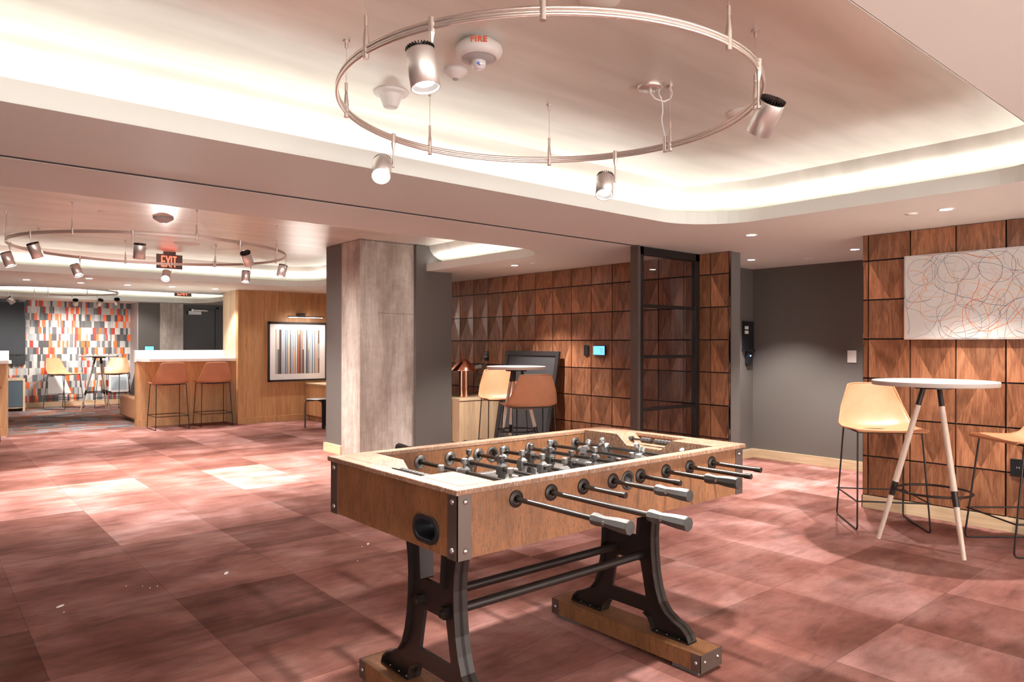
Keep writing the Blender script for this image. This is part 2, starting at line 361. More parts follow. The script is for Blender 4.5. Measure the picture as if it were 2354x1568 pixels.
def relief(name, y0, y1, first, nrow_lo=.103):
    """walnut tile relief on the plane x=XW, facing -x; grooves between tiles; V rows stand proud at their lower corners"""
    P = .3025; g = .0055; R = .016; m_ = MB(); zl = [0.103 + P * k for k in range(-1, 8)]
    back = MB().box(XW, XW + .012, y0, y1, .10, ZS).box(XW - .024, XW, y0, y0 + .002, .10, ZS).box(XW - .024, XW, y1 - .002, y1, .10, ZS)
    yl = []; y = first
    while y > y0 - P: yl.append(y); y -= P
    y = first + P
    while y < y1 + P: yl.insert(0, y); y += P
    for a, b in zip(yl, yl[1:]):            # a > b
        for k, z in enumerate(zl):
            zt = z + P; vrow = (k % 2 == 0)      # rows whose lower line is z=.405,1.01,1.615 are V rows
            lo, hi = z, zt
            rr, r2, r3 = random.random(), random.random(), random.random()
            def pt(y, zz, raised): return (XW - .010 - (R if raised else 0), y, zz)
            A_, B_ = a - g, b + g; zb, z_t = lo + g, hi - g; cm = (a + b) / 2
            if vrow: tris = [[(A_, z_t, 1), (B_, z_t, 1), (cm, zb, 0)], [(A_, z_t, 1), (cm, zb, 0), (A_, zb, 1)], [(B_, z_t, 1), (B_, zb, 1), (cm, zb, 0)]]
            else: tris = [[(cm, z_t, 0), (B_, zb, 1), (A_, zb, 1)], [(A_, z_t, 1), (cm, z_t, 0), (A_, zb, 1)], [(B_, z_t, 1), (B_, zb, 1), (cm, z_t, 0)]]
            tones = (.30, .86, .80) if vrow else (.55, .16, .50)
            for tri, tv in zip(tris, tones):
                # clip to wall rectangle
                poly = [V((q[0], q[1], q[2])) for q in tri]
                for ax, lim, sg in ((0, y0, 1), (0, y1, -1), (1, .10, 1), (1, ZS - .004, -1)):
                    out = []
                    for i in range(len(poly)):
                        p, q = poly[i], poly[(i + 1) % len(poly)]; dp, dq = sg * (p[ax] - lim), sg * (q[ax] - lim)
                        if dp >= 0: out.append(p)
                        if dp * dq < 0: out.append(p.lerp(q, dp / (dp - dq)))
                    poly = out
                    if len(poly) < 3: break
                if len(poly) < 3: continue
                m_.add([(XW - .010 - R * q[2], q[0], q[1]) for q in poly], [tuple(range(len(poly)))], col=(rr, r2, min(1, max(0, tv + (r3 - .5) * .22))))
                # skirt down to the backing on the tile outline
                for i in range(len(poly)):
                    p, q = poly[i], poly[(i + 1) % len(poly)]
                    e = (abs(p[0] - q[0]) < 1e-6 and (abs(p[0] - A_) < 1e-6 or abs(p[0] - B_) < 1e-6 or abs(p[0] - y0) < 1e-6 or abs(p[0] - y1) < 1e-6)) or \
                        (abs(p[1] - q[1]) < 1e-6 and (abs(p[1] - zb) < 1e-6 or abs(p[1] - z_t) < 1e-6))
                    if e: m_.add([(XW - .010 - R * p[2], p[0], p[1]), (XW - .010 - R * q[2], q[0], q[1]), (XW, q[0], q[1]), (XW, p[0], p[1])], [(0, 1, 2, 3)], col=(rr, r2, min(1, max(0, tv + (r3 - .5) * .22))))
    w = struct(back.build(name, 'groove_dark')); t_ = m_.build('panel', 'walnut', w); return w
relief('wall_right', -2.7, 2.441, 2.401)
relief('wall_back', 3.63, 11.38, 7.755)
# oak baseboards
struct(MB().box(5.675, XW + .01, -2.7, 2.45, 0, .100).box(5.675, 5.9, 2.44, 2.452, 0, .100).build('baseboard_right', 'oak_pale_long', bevel=.002))
struct(MB().box(5.675, XW + .01, 3.63, 6.78, 0, .100).build('baseboard_back', 'oak_pale_long', bevel=.002))
struct(MB().box(7.255, 7.27, -2.7, 4.34, 0, .100).box(5.86, 7.255, 4.325, 4.34, 0, .100).box(5.71, 5.86, 3.615, 3.63, 0, .1).build('baseboard_corridor', 'oak_pale_long', bevel=.002))
struct(MB().box(3.745, 3.775, 7.425, 7.85, 0, .105).build('baseboard_pillar', 'oak_pale_long', bevel=.002))
# oak panelled wall with its return
w = struct(MB().box(3.95, 5.69, 11.30, 11.42, .10, ZS).build('wall_oak', 'oak_honey'))
struct(MB().box(3.95, 4.10, 11.42, 12.0, .0, ZS).build('wall_oak_return', 'oak_pale'))
struct(MB().box(3.945, 5.69, 11.285, 11.30, 0, .10).box(3.95, 5.69, 11.30, 11.42, 0, .1).build('baseboard_oak', 'oak_honey', bevel=.002))
# striped wall (felt blocks in staggered rows)
m_ = MB(); m_.box(-3.8, 3.6, 16.8, 16.9, 0, ZS, col=(.3, .28, .27)); random.seed(5)
LG = [(.38, .355, .345), (.44, .415, .40), (.33, .325, .33)]; WH = [(.56, .51, .47), (.50, .455, .42)]; GR = [(.115, .105, .10), (.16, .155, .16), (.075, .065, .065)]
OR = [(.85, .13, .02), (.80, .17, .05)]; RD = [(.36, .035, .018), (.46, .06, .035)]
z = .10; row = 0
while z < ZS:
    h = .136; x = -.8 - random.random() * .1; last = None
    while x < 3.6:
        r_ = random.random(); grp = LG if r_ < .30 else WH if r_ < .52 else GR if r_ < .78 else OR if r_ < .92 else RD
        if grp is last and grp in (OR, RD): grp = WH
        last = grp; w_ = random.choice((.022, .035, .05, .062)); cc = random.choice(grp); x1 = min(x + w_, 3.6)
        m_.add([(x, 16.796, z), (x1, 16.796, z), (x1, 16.796, min(z + h, ZS)), (x, 16.796, min(z + h, ZS))], [(0, 1, 2, 3)], col=cc); x += w_
    z += h; row += 1
struct(m_.build('wall_striped', 'painted_face'))
struct(MB().box(-3.8, 3.6, 16.782, 16.796, 0, .10).box(3.585, 3.6, 16.2, 16.79, 0, .1).build('baseboard_far', 'oak_pale_long'))
# far door
w = struct(MB().box(4.52, 5.17, 16.225, 16.262, 0.005, 2.03).build('door_1', 'door_grey'))
MB().box(4.49, 4.52, 16.20, 16.26, 0, 2.07).box(5.17, 5.24, 16.20, 16.26, 0, 2.07).box(4.49, 5.24, 16.20, 16.26, 2.035, 2.09).build('door_frame', 'door_grey', w)
MB().box(4.60, 4.86, 16.165, 16.225, 1.90, 1.975).build('door_closer', 'plastic_white', w)
MB().bar((4.66, 16.17, 2.0), (4.98, 16.14, 1.985), .02, .02).cyl((4.68, 16.18, 1.97), (4.68, 16.18, 2.02), .03).build('closer_arm', 'satin_nickel', w)

# ------------------------------------------------------------------ glass partition door
t_ = thing('glass_door', 'black steel framed glass door with four stacked panes standing open by the walnut wall', 'door', (4.77, 3.96, 0))
GZ = [.03, .70, 1.16, 1.605, 2.045]; X0, X1 = 4.845, 5.60
f_ = MB().box(4.79, X0, 3.935, 3.985, 0.01, 2.115).box(X1, 5.665, 3.935, 3.985, 0.01, 2.115).box(4.79, 5.665, 3.935, 3.985, 2.045, 2.115).box(4.79, 5.665, 3.935, 3.985, .01, .05)
for z in GZ[1:4]: f_.box(X0, X1, 3.94, 3.98, z - .0145, z + .0145)
f_.build('door_frame', 'steel_black', t_, bevel=.002)
MB().box(4.745, 4.775, 3.92, 4.0, 0.0, 2.118).cyl((4.782, 3.93, .02), (4.782, 3.93, 2.1), .008).build('pivot_post', 'bronze_plate', t_)
for a, b in zip(GZ, GZ[1:]):
    MB().box(X0 - .005, X1 + .005, 3.957, 3.963, a, b - .01 if b < 2 else b).build('pane', 'glass_clear', t_)

# ------------------------------------------------------------------ foosball table
plain('strobe_plastic', (.72, .68, .70), .08, coat=1.0)
T = thing('foosball_table', 'rustic wooden foosball table with riveted corners, steel rods and cast iron legs', 'foosball table', (1.88, 1.985, 0))
X0, X1, Y0, Y1 = 1.152, 2.608, 1.588, 2.382; ZT = .860; ZB = .660; w = .012
xi0, xi1, yi0, yi1 = X0 + w, X1 - w, Y0 + w, Y1 - w
RX = [1.378 + .1438 * k for k in range(8)]
goal = [(1.755 + p[0], .719 + p[1]) for p in rrect(-.055, .055, -.030, .030, .0299, 8)]
plate('end_panel', [(yi0, ZB), (yi1, ZB), (yi1, .843), (yi0, .843)], [goal], FX, xi0, xi0 + .028, 'barnwood', T)
plate('end_panel', [(yi0, ZB), (yi1, ZB), (yi1, .843), (yi0, .843)], [], FX, xi1 - .028, xi1, 'barnwood', T)
for (ya, yb) in ((yi0, yi0 + .028), (yi1 - .028, yi1)):
    plate('side_panel', [(xi0 + .028, ZB), (xi1 - .028, ZB), (xi1 - .028, .843), (xi0 + .028, .843)], [circle(1.886, .797, .024)], FY, ya, yb, 'barnwood', T)
MB().box(xi0 + .03, xi1 - .03, yi0 + .03, yi1 - .03, .655, .672).build('bottom_board', 'barnwood', T)
# top rim
rim = MB().box(X0, X1, Y0, Y0 + .044, .843, ZT).box(X0, X1, Y1 - .044, Y1, .843, ZT).box(X0, X0 + .045, Y0 + .044, Y1 - .044, .843, ZT).box(X1 - .045, X1, Y0 + .044, Y1 - .044, .843, ZT)
rim.build('rim', 'barnwood_top', T, bevel=.003)
# end decks with a sloped notch for the score beads
def deck(xa, xb):
    for s_ in (-1, 1):
        c_ = 1.985; pol = [(c_ + s_ * .353, ZT), (c_ + s_ * .150, ZT), (c_ + s_ * .095, .815), (c_ + s_ * .353, .815)]
        MB().prism(pol, FX, xa, xb).build('end_deck', 'barnwood_top', T)
    MB().box(xa, xb, 1.632, 2.338, .80, .815).build('end_deck', 'barnwood_top', T)
    MB().box(xb - .012 if xa < 1.5 else xa, xb if xa < 1.5 else xa + .012, 1.632, 2.338, .672, .80).build('inner_end_board', 'barnwood', T)
deck(X0 + .045, 1.318); deck(2.442, X1 - .045)
for s_, xr in ((0, 1.262), (1, 2.50)):
    p_ = MB().cyl((xr, 1.84, .838), (xr, 2.13, .838), .0045).build('score_rod', 'rod_steel', T)
    ys = [2.10, 2.03, 2.012, 1.994, 1.956, 1.938, 1.920, 1.902, 1.884, 1.866] if s_ else [2.045 - .018 * i for i in range(10)]
    for yy in ys: MB().cyl((xr, yy - .008, .838), (xr, yy + .008, .838), .0125, n=8, flat=True).build('score_bead', 'gunmetal', p_)
# playfield
MB().box(1.318, 2.442, 1.628, 2.342, .722, .730).build('playfield', 'pewter', T)
ln = MB()
for x in (1.45, 1.88, 2.31): ln.box(x - .003, x + .003, 1.65, 2.32, .7301, .7306)
ln.box(1.34, 2.42, 1.66, 1.664, .7301, .7306).box(1.34, 2.42, 2.306, 2.31, .7301, .7306)
ln.build('field_line', 'plastic_white', T)
# corner plates + rivets
def rivet(p, nrm, r=.0085, par=None):
    n_ = V(nrm); m_ = MB().lathe([(r * math.cos(a), r * .75 * math.sin(a)) for a in [i * PI / 12 for i in range(7)]], p, n_, 12); return m_
for cx, sx in ((xi0, 1), (xi1, -1)):
    for cy, sy in ((yi0, 1), (yi1, -1)):
        e = .0025; m_ = MB()
        m_.box(*sorted((cx - sx * e, cx)), *sorted((cy - sy * e, cy + sy * .046)), ZB - .002, .843)
        m_.box(*sorted((cx - sx * e, cx + sx * .046)), *sorted((cy - sy * e, cy)), ZB - .002, .843)
        pl = m_.build('corner_plate', 'bronze_plate', T)
        for z in (.684, .822):
            rivet((cx - sx * e, cy + sy * .023, z), (-sx, 0, 0)).build('rivet', 'bolt_steel', pl)
            rivet((cx + sx * .025, cy - sy * e, z), (0, -sy, 0)).build('rivet', 'bolt_steel', pl)
# ball return ring and cup
gr = [(1.755 + p[0], .719 + p[1]) for p in rrect(-.066, .066, -.041, .041, .0405, 8)]
gi = [(1.755 + p[0], .719 + p[1]) for p in rrect(-.053, .053, -.028, .028, .0278, 8)]
rg = plate('ball_return', gr, [gi], FX, xi0 - .007, xi0 + .004, 'plastic_black', T); bb = rg.modifiers.new('b', 'BEVEL'); bb.width = .003; bb.segments = 2
n = len(gi); m_ = MB(); m_.add([(xi0, p[0], p[1]) for p in gi] + [(xi0 + .09, 1.755 + (p[0] - 1.755) * .9, p[1] - .006) for p in gi], [(i, (i + 1) % n, n + (i + 1) % n, n + i) for i in range(n)] + [tuple(range(n, 2 * n))], True)
m_.build('ball_cup', 'plastic_black', rg)
# serve cups on both long sides
for yy, s_ in ((yi0, -1), (yi1 - .028, -1)):
    m_ = MB().lathe([(.022, -.030), (.022, .002), (.030, .004), (.034, .0), (.034, -.003)], (1.886, yy, .797), (0, -1, 0), 28)
    m_.build('serve_cup', 'gunmetal', T)
MB().lathe([(.0, 0), (.018, .004), (.021, .010)], (1.886, yi0 + .01, .789), (.2, -1, .35), 20).build('serve_cup', 'gunmetal', T)
# rods, bushings, players, handles
def player():
    m_ = MB()
    m_.box(-.0135, .0135, -.0125, .0125, -.017, .010)
    m_.add([(-.0135, -.0125, .010), (.0135, -.0125, .010), (.0135, .0125, .010), (-.0135, .0125, .010), (-.006, -.006, .019), (.006, -.006, .019), (.006, .006, .019), (-.006, .006, .019)],
           [(0, 1, 5, 4), (1, 2, 6, 5), (2, 3, 7, 6), (3, 0, 4, 7), (4, 5, 6, 7)])
    m_.cyl((0, 0, .018), (0, 0, .026), .0048, n=12); m_.cyl((0, 0, .026), (0, 0, .0275), .0075, .0098, n=12); m_.cyl((0, 0, .0275), (0, 0, .0425), .0098, n=12); m_.cyl((0, 0, .0425), (0, 0, .0445), .0098, .0075, n=12)
    for k in (-1, 0, 1): m_.box(-.0085, .0085, k * .0068 - .0028, k * .0068 + .0028, -.046, -.017)
    m_.box(-.012, .016, -.0095, .0095, -.064, -.046)
    m_.cyl((-.0136, 0, -.003), (-.0150, 0, -.003), .0035, n=10)
    return m_
PL = player(); PL.v = [p * 1.14 for p in PL.v]
def placed(src, x, y, z, tilt=0):
    m_ = MB(); m_.merge(src, Matrix.Translation((x, y, z)) @ Matrix.Rotation(tilt, 4, 'Y')); m_.sm = list(src.sm); return m_
ZR = .804
HND = [(.0001, -.128), (.0185, -.1275), (.0195, -.124), (.0190, -.09), (.0165, -.062), (.0145, -.045), (.0165, -.026), (.0180, -.014), (.0165, -.002), (.0085, 0)]
ROD = [(1.288, 2.60, 'N', [1.99], 'pewter', 0), (1.216, 2.50, 'N', [1.795, 2.05], 'pewter', 0), (1.42, 2.62, 'F', [1.76, 2.015, 2.215], 'pewter_dark', 0),
       (1.418, 2.60, 'N', [1.71, 1.83, 1.95, 2.065, 2.185], 'pewter', 0), (1.43, 2.60, 'F', [1.70, 1.82, 1.94, 2.06, 2.175], 'pewter_dark', 0),
       (1.43, 2.60, 'N', [1.76, 1.95, 2.215], 'pewter', 0), (1.343, 2.52, 'F', [1.84, 2.14], 'pewter', .5), (1.39, 2.62, 'F', [1.72, 1.955, 2.15], 'pewter', -.6)]
for k, (ya, yb, side, pls, mt, tl) in enumerate(ROD):
    x = RX[k]
    if side == 'N': r_ = MB().cyl((x, ya - .005, ZR), (x, 2.50, ZR), .0078, n=14)
    else: hy = {2: 2.61, 6: 2.585}.get(k, 2.505); r_ = MB().cyl((x, ya + .012, ZR), (x, hy + .005, ZR), .0078, n=14).cyl((x, ya, ZR), (x, ya + .025, ZR), .0098, n=14)
    rod = r_.build('rod', 'rod_steel', T)
    if side == 'N':
        m_ = MB().lathe(HND, (x, ya, ZR), (0, 1, 0), 8, False); m_.build('handle', 'gunmetal', rod)
        MB().cyl((x - .0157, ya - .05, ZR), (x - .0172, ya - .05, ZR), .005, n=10).build('screw', 'bolt_steel', rod)
        MB().cyl((x, 2.50, ZR), (x, 2.525, ZR), .0098, n=14).build('end_cap', 'gunmetal', rod)
    else:
        MB().lathe([(a, -b) for a, b in HND], (x, hy, ZR), (0, 1, 0), 8, False).build('handle', 'gunmetal', rod)
    for yy in pls: placed(PL, x, yy, ZR, tl).build('player', mt, rod)
    for yy, s_ in ((pls[-1] + .016, 1), (pls[0] - .016, -1)):
        m_ = MB()
        for q in range(3): m_.cyl((x, yy + s_ * q * .007, ZR), (x, yy + s_ * (q * .007 + .0045), ZR), .0165 - .0010 * q, n=16)
        m_.cyl((x, yy, ZR), (x, yy + s_ * .020, ZR), .0125, n=16); m_.build('bumper', 'rubber', rod)
    for yy, s_ in ((yi0, -1), (yi0 + .028, 1), (yi1 - .028, -1), (yi1, 1)):
        prof = [(.0095, 0), (.0095, .0035), (.012, .0065), (.018, .0060), (.0195, .0040), (.0255, .0045), (.0262, .0025), (.0262, 0)]
        bsh = MB().lathe(prof, (x, yy, ZR), (0, s_, 0), 24).build('bushing', 'iron_brown' if yy < 1.61 else 'pewter_dark', T)
# cast-iron legs on timber feet, tie bars
YC = 1.985
half = [(.150, .658), (.150, .575), (.139, .525), (.135, .468), (.138, .400), (.146, .325), (.159, .266), (.178, .213), (.205, .180), (.245, .157), (.285, .142), (.312, .118), (.322, .088),
        (.140, .088), (.132, .112), (.118, .136), (.094, .150)]
outl = [(YC + a, b) for a, b in half] + [(YC - a, b) for a, b in reversed(half)]
notch = [(YC - .078, .658), (YC - .072, .53), (YC - .063, .458), (YC + .063, .458), (YC + .072, .53), (YC + .078, .658)]
hole = [(YC - .064, .355), (YC + .064, .355), (YC + .080, .28), (YC + .094, .210), (YC - .094, .210), (YC - .080, .28)]
def inset(poly, d):
    n = len(poly); out = []; ar = sum(poly[i][0] * poly[(i + 1) % n][1] - poly[(i + 1) % n][0] * poly[i][1] for i in range(n)); sg = 1 if ar > 0 else -1
    for i in range(n):
        p0, p, p1 = V(poly[i - 1]), V(poly[i]), V(poly[(i + 1) % n]); a = (p - p0).normalized(); b = (p1 - p).normalized()
        na, nb = V((-a.y, a.x)) * sg, V((-b.y, b.x)) * sg; m_ = (na + nb); m_ = m_ / max(m_.length_squared / 2, .35); out.append(tuple(p + m_ * d))
    return out
full = outl + notch
for xc in (1.3575, 2.3525):
    lg = plate('leg', full, [hole], FX, xc - .007, xc + .007, 'iron_brown', T)
    m_ = plate(None, outl[:], [], FX, 0, 1, None) if False else MB()
    # flange ribbon round the outer edge of each arm and foot
    for pts in ([(YC + a, b) for a, b in half], [(YC - a, b) for a, b in half]):
        A = pts; s_ = 1 if pts[0][0] > YC else -1; n = len(A); inn = []
        for i in range(n):
            p0, p1 = V(A[max(i - 1, 0)]), V(A[min(i + 1, n - 1)]); d = (p1 - p0).normalized(); nn = V((d.y, -d.x)) * (-1 if s_ < 0 else 1); inn.append(V(A[i]) + nn * .006)
        for i in range(n - 1):
            q = [A[i], A[i + 1], inn[i + 1], inn[i]]; m_.prism(q, FX, xc - .0275, xc + .0275, False)
        m_.build('flange', 'iron_brown', lg); m_ = MB()
    for s_ in (-1, 1):
        q = [(YC + s_ * .063, .458), (YC + s_ * .078, .658), (YC + s_ * .072, .658), (YC + s_ * .057, .464)]; m_.prism(q, FX, xc - .0275, xc + .0275); m_.build('inner_flange', 'iron_brown', lg); m_ = MB()
    mm = MB()
    for s_ in (-1, 1):
        for q in (.16, .21, .27): mm.sphere((xc - .018, YC + s_ * q, .0925), .0045, 8)
    mm.build('screw', 'bolt_steel', lg)
    for s_ in (-1, 1):
        nut = MB(); o = -1 if xc < 1.9 else 1
        nut.cyl((xc + o * .007, YC + s_ * .077, .385), (xc + o * .010, YC + s_ * .077, .385), .027, n=24); nut.cyl((xc + o * .010, YC + s_ * .077, .385), (xc + o * .030, YC + s_ * .077, .385), .0225, n=6, flat=True)
        nut.cyl((xc + o * .030, YC + s_ * .077, .385), (xc + o * .040, YC + s_ * .077, .385), .0125, n=16); nut.lathe([(.0125, 0), (.009, .002), (.009, -.003), (0, -.003)], (xc + o * .040, YC + s_ * .077, .385), (o, 0, 0), 16)
        nut.build('nut', 'iron_brown', lg)
    ft = MB().box(xc - .0675, xc + .0675, 1.58, 2.39, .018, .086).build('foot_beam', 'barnwood', T, bevel=.002)
    for ya, yb in ((1.578, 1.622), (2.348, 2.392)):
        e = .002; cap = MB().box(xc - .0675 - e, xc - .0675, ya, yb, .018, .086).box(xc + .0675, xc + .0675 + e, ya, yb, .018, .086)
        yy = ya if ya < 1.7 else yb - e; cap.box(xc - .0695, xc + .0695, yy, yy + e, .018, .086); cp = cap.build('end_bracket', 'bronze_plate', ft)
        for xx in (-.042, .042): rivet((xc + xx, ya if ya < 1.7 else yb, .055), (0, -1 if ya < 1.7 else 1, 0), .007).build('rivet', 'bolt_steel', ft)
        for sx in (-1, 1): rivet((xc + sx * .0695, (ya + yb) / 2, .052), (sx, 0, 0), .007).build('rivet', 'bolt_steel', ft)
        MB().box(xc - .055, xc + .055, *((1.60, 1.72) if ya < 1.7 else (2.25, 2.37)), 0, .018).build('foot_pad', 'rubber', ft)
for s_ in (-1, 1): MB().cyl((1.36, YC + s_ * .077, .385), (2.35, YC + s_ * .077, .385), .0165, n=20).build('tie_bar', 'iron_brown', T)

# ------------------------------------------------------------------ bar tables
def bar_table(x, y, r, a0, label, spread=.31, H=1.042, grp=None, rz=.345):
    t = thing('bar_table', label, 'table', (x, y, 0), 0, grp)
    MB().lathe([(.0001, H - .030), (r - .003, H - .030), (r, H - .027), (r, H - .004)], (x, y, 0), n=64).build('table_edge', 'table_edge', t)
    MB().lathe([(r, H - .004), (r - .003, H), (.0001, H)], (x, y, 0), n=64).build('tabletop', 'table_white', t)
    MB().cyl((x, y, H - .05), (x, y, H - .030), .11, n=24).build('mount_plate', 'iron_brown', t)
    for k in range(3):
        a = a0 + k * 2 * PI / 3; d = V((math.cos(a), math.sin(a), 0)); top = V((x, y, H - .035)) + d * .055; bot = V((x, y, 0)) + d * spread
        at = lambda z: bot.lerp(top, z / top.z)
        leg = MB().cyl(at(.0), at(rz - .045), .0125, .0165, n=16).cyl(at(rz + .04), at(.885), .0190, .0165, n=16).build('leg', 'ash', t)
        MB().cyl(at(rz - .05), at(rz + .04), .0175, .0180, n=16).build('sleeve', 'iron_brown', leg); MB().cyl(at(.885), at(1.005), .0165, .0150, n=16).build('sleeve', 'iron_brown', leg)
    rr = spread * (1 - rz / H) + .055 * rz / H; rr = rr * .93
    MB().tube([(x + rr * math.cos(q * PI / 24), y + rr * math.sin(q * PI / 24), rz) for q in range(48)], .0075, 8, True).build('foot_ring', 'iron_brown', t)
    return t
bar_table(4.936, 1.685, .352, math.atan2(1.453 - 1.685, 4.733 - 4.936), 'round pale-topped bar table with three ash legs beside the large scribble canvas')
bar_table(4.765, 5.53, .305, 1.15, 'round pale-topped bar table in front of the leaning black board, behind the foosball table', .30, rz=.385)
bar_table(2.76, 15.38, .33, .98, 'small distant round bar table before the orange and grey striped wall', .30)

# ------------------------------------------------------------------ leather stools
def stool(x, y, f, label):
    ang = math.atan2(f[1], f[0]) - PI / 2      # local +y = facing
    t = thing('bar_stool', label, 'stool', (x, y, 0), ang, 'tan leather bar stools on wire sled frames')
    # wire frame in local coordinates
    rw = .0058; bw, tw = .23, .205; fb, bk = .25, -.25; ft, bt = .17, -.17; zt = .665
    for s_ in (-1, 1):
        P = []
        A, B, C, D = V((s_ * tw, ft, zt)), V((s_ * bw, fb, rw)), V((s_ * bw, bk, rw)), V((s_ * tw, bt, zt))
        def corner(p, q, r, rad=.035):
            u = (p - q).normalized(); v = (r - q).normalized(); return [(q + u * rad).lerp(q, t1) * (1 - t1) + (q.lerp(q + v * rad, t1)) * t1 for t1 in (0, .25, .5, .75, 1)]
        P = [A] + corner(A, B, C) + corner(B, C, D) + [D]
        MB().tube(P, rw, 8).build('leg', 'steel_black', t, local=True)
    k = .20 / zt; g = .008
    def lg(s_, a, b, z): q = z / zt; return V((s_ * (bw + (tw - bw) * q + g), b + (a - b) * q + (g if b > 0 else -g), z))
    R = [lg(-1, ft, fb, .2), lg(1, ft, fb, .2), lg(1, bt, bk, .2), lg(-1, bt, bk, .2)]
    m_ = MB()
    for i in range(4): m_.tube([R[i], R[(i + 1) % 4]], rw * .95, 8)
    m_.build('footrest', 'steel_black', t, local=True)
    m_ = MB(); C4 = [V((-tw, ft, zt)), V((tw, ft, zt)), V((tw, bt, zt)), V((-tw, bt, zt))]
    for i in range(4): m_.tube([C4[i], C4[(i + 1) % 4]], rw, 8)
    m_.bar((-.13, -.15, zt - .008), (.13, -.15, zt - .008), .03, .006).bar((-.13, .12, zt - .008), (.13, .12, zt - .008), .03, .006)
    m_.build('seat_frame', 'steel_black', t, local=True)
    # leather shell: one sheet, seat pan curling up into the back, flared side flaps
    rows = [  # (y, z, half width, side lift)
        (.228, .676, .214, .002), (.216, .684, .228, .004), (.10, .678, .236, .006), (0, .670, .242, .010), (-.09, .664, .246, .016), (-.155, .672, .248, .024), (-.195, .715, .236, .020),
        (-.228, .80, .212, .016), (-.256, .89, .183, .008), (-.276, .968, .160, .002), (-.279, .982, .155, .0)]
    nu = 13; vs = []
    def pos(i, u):
        y_, z_, hw, lift = rows[i]; x_ = hw * u; e = abs(u) ** 3.0
        tt = i / (len(rows) - 1); fwd = .035 * e * max(0, min(1, (i - 5) / 3.)); corner = .0
        if i >= len(rows) - 2: z_ = z_ - .010 * abs(u) ** 6
        return V((x_, y_ + fwd + (.030 * e if 4 <= i <= 6 else 0), z_ + lift * e - (.0, .004, .016, .024, .026, .020, .006)[i] * (1 - u * u) if i < 7 else z_ + lift * e))
    top = [[pos(i, -1 + 2 * j / (nu - 1)) for j in range(nu)] for i in range(len(rows))]
    def grid(off, m_):
        vs = []
        for i, r_ in enumerate(top):
            for j, p in enumerate(r_):
                a = top[min(i + 1, len(rows) - 1)][j] - top[max(i - 1, 0)][j]; b = r_[min(j + 1, nu - 1)] - r_[max(j - 1, 0)]
                vs.append(p + a.cross(b).normalized() * off)
        return vs
    A = grid(0.0035, None); B = grid(-.0035, None); n = len(A); fs = []
    for i in range(len(rows) - 1):
        for j in range(nu - 1):
            a = i * nu + j; fs.append((a, a + 1, a + nu + 1, a + nu)); fs.append((n + a, n + a + nu, n + a + nu + 1, n + a + 1))
    brd = [j for j in range(nu)] + [i * nu + nu - 1 for i in range(1, len(rows))] + [(len(rows) - 1) * nu + j for j in range(nu - 2, -1, -1)] + [i * nu for i in range(len(rows) - 2, 0, -1)]
    for q in range(len(brd)): a, b = brd[q], brd[(q + 1) % len(brd)]; fs.append((a, n + a, n + b, b))
    m_ = MB(); m_.add(A + B, fs, True); sh = m_.build('seat', 'leather_tan', t, local=True, subsurf=1)
    mid = [(A[b] + B[b]) / 2 for b in brd]
    MB().tube(mid, .0068, 8, True).build('piping', 'leather_edge', sh, local=True)
    return t
stool(5.255, 2.132, (-.77, -.64), 'tan leather bar stool facing the room, left of the pale table by the walnut wall')
stool(5.335, 1.285, (-.76, .65), 'tan leather bar stool at the right picture edge, turned towards the pale table')
stool(4.60, 5.16, (.42, .91), 'tan leather bar stool seen from behind at the table before the leaning black board')
stool(4.98, 6.0, (-.42, -.91), 'tan leather bar stool facing the camera behind the middle table, beside the copper lamp')
stool(2.955, 11.40, (0, 1), 'tan leather bar stool at the white counter, farther from the oak wall')
stool(3.61, 11.43, (.05, 1), 'tan leather bar stool at the white counter, nearer the oak wall')
stool(.66, 11.36, (0, 1), 'tan leather bar stool cut by the left picture edge at the left counter')
stool(2.30, 16.14, (.62, -.78), 'distant tan leather bar stool left of the far table by the striped wall')
stool(3.10, 15.90, (-.6, -.8), 'distant tan leather bar stool right of the far table by the striped wall')

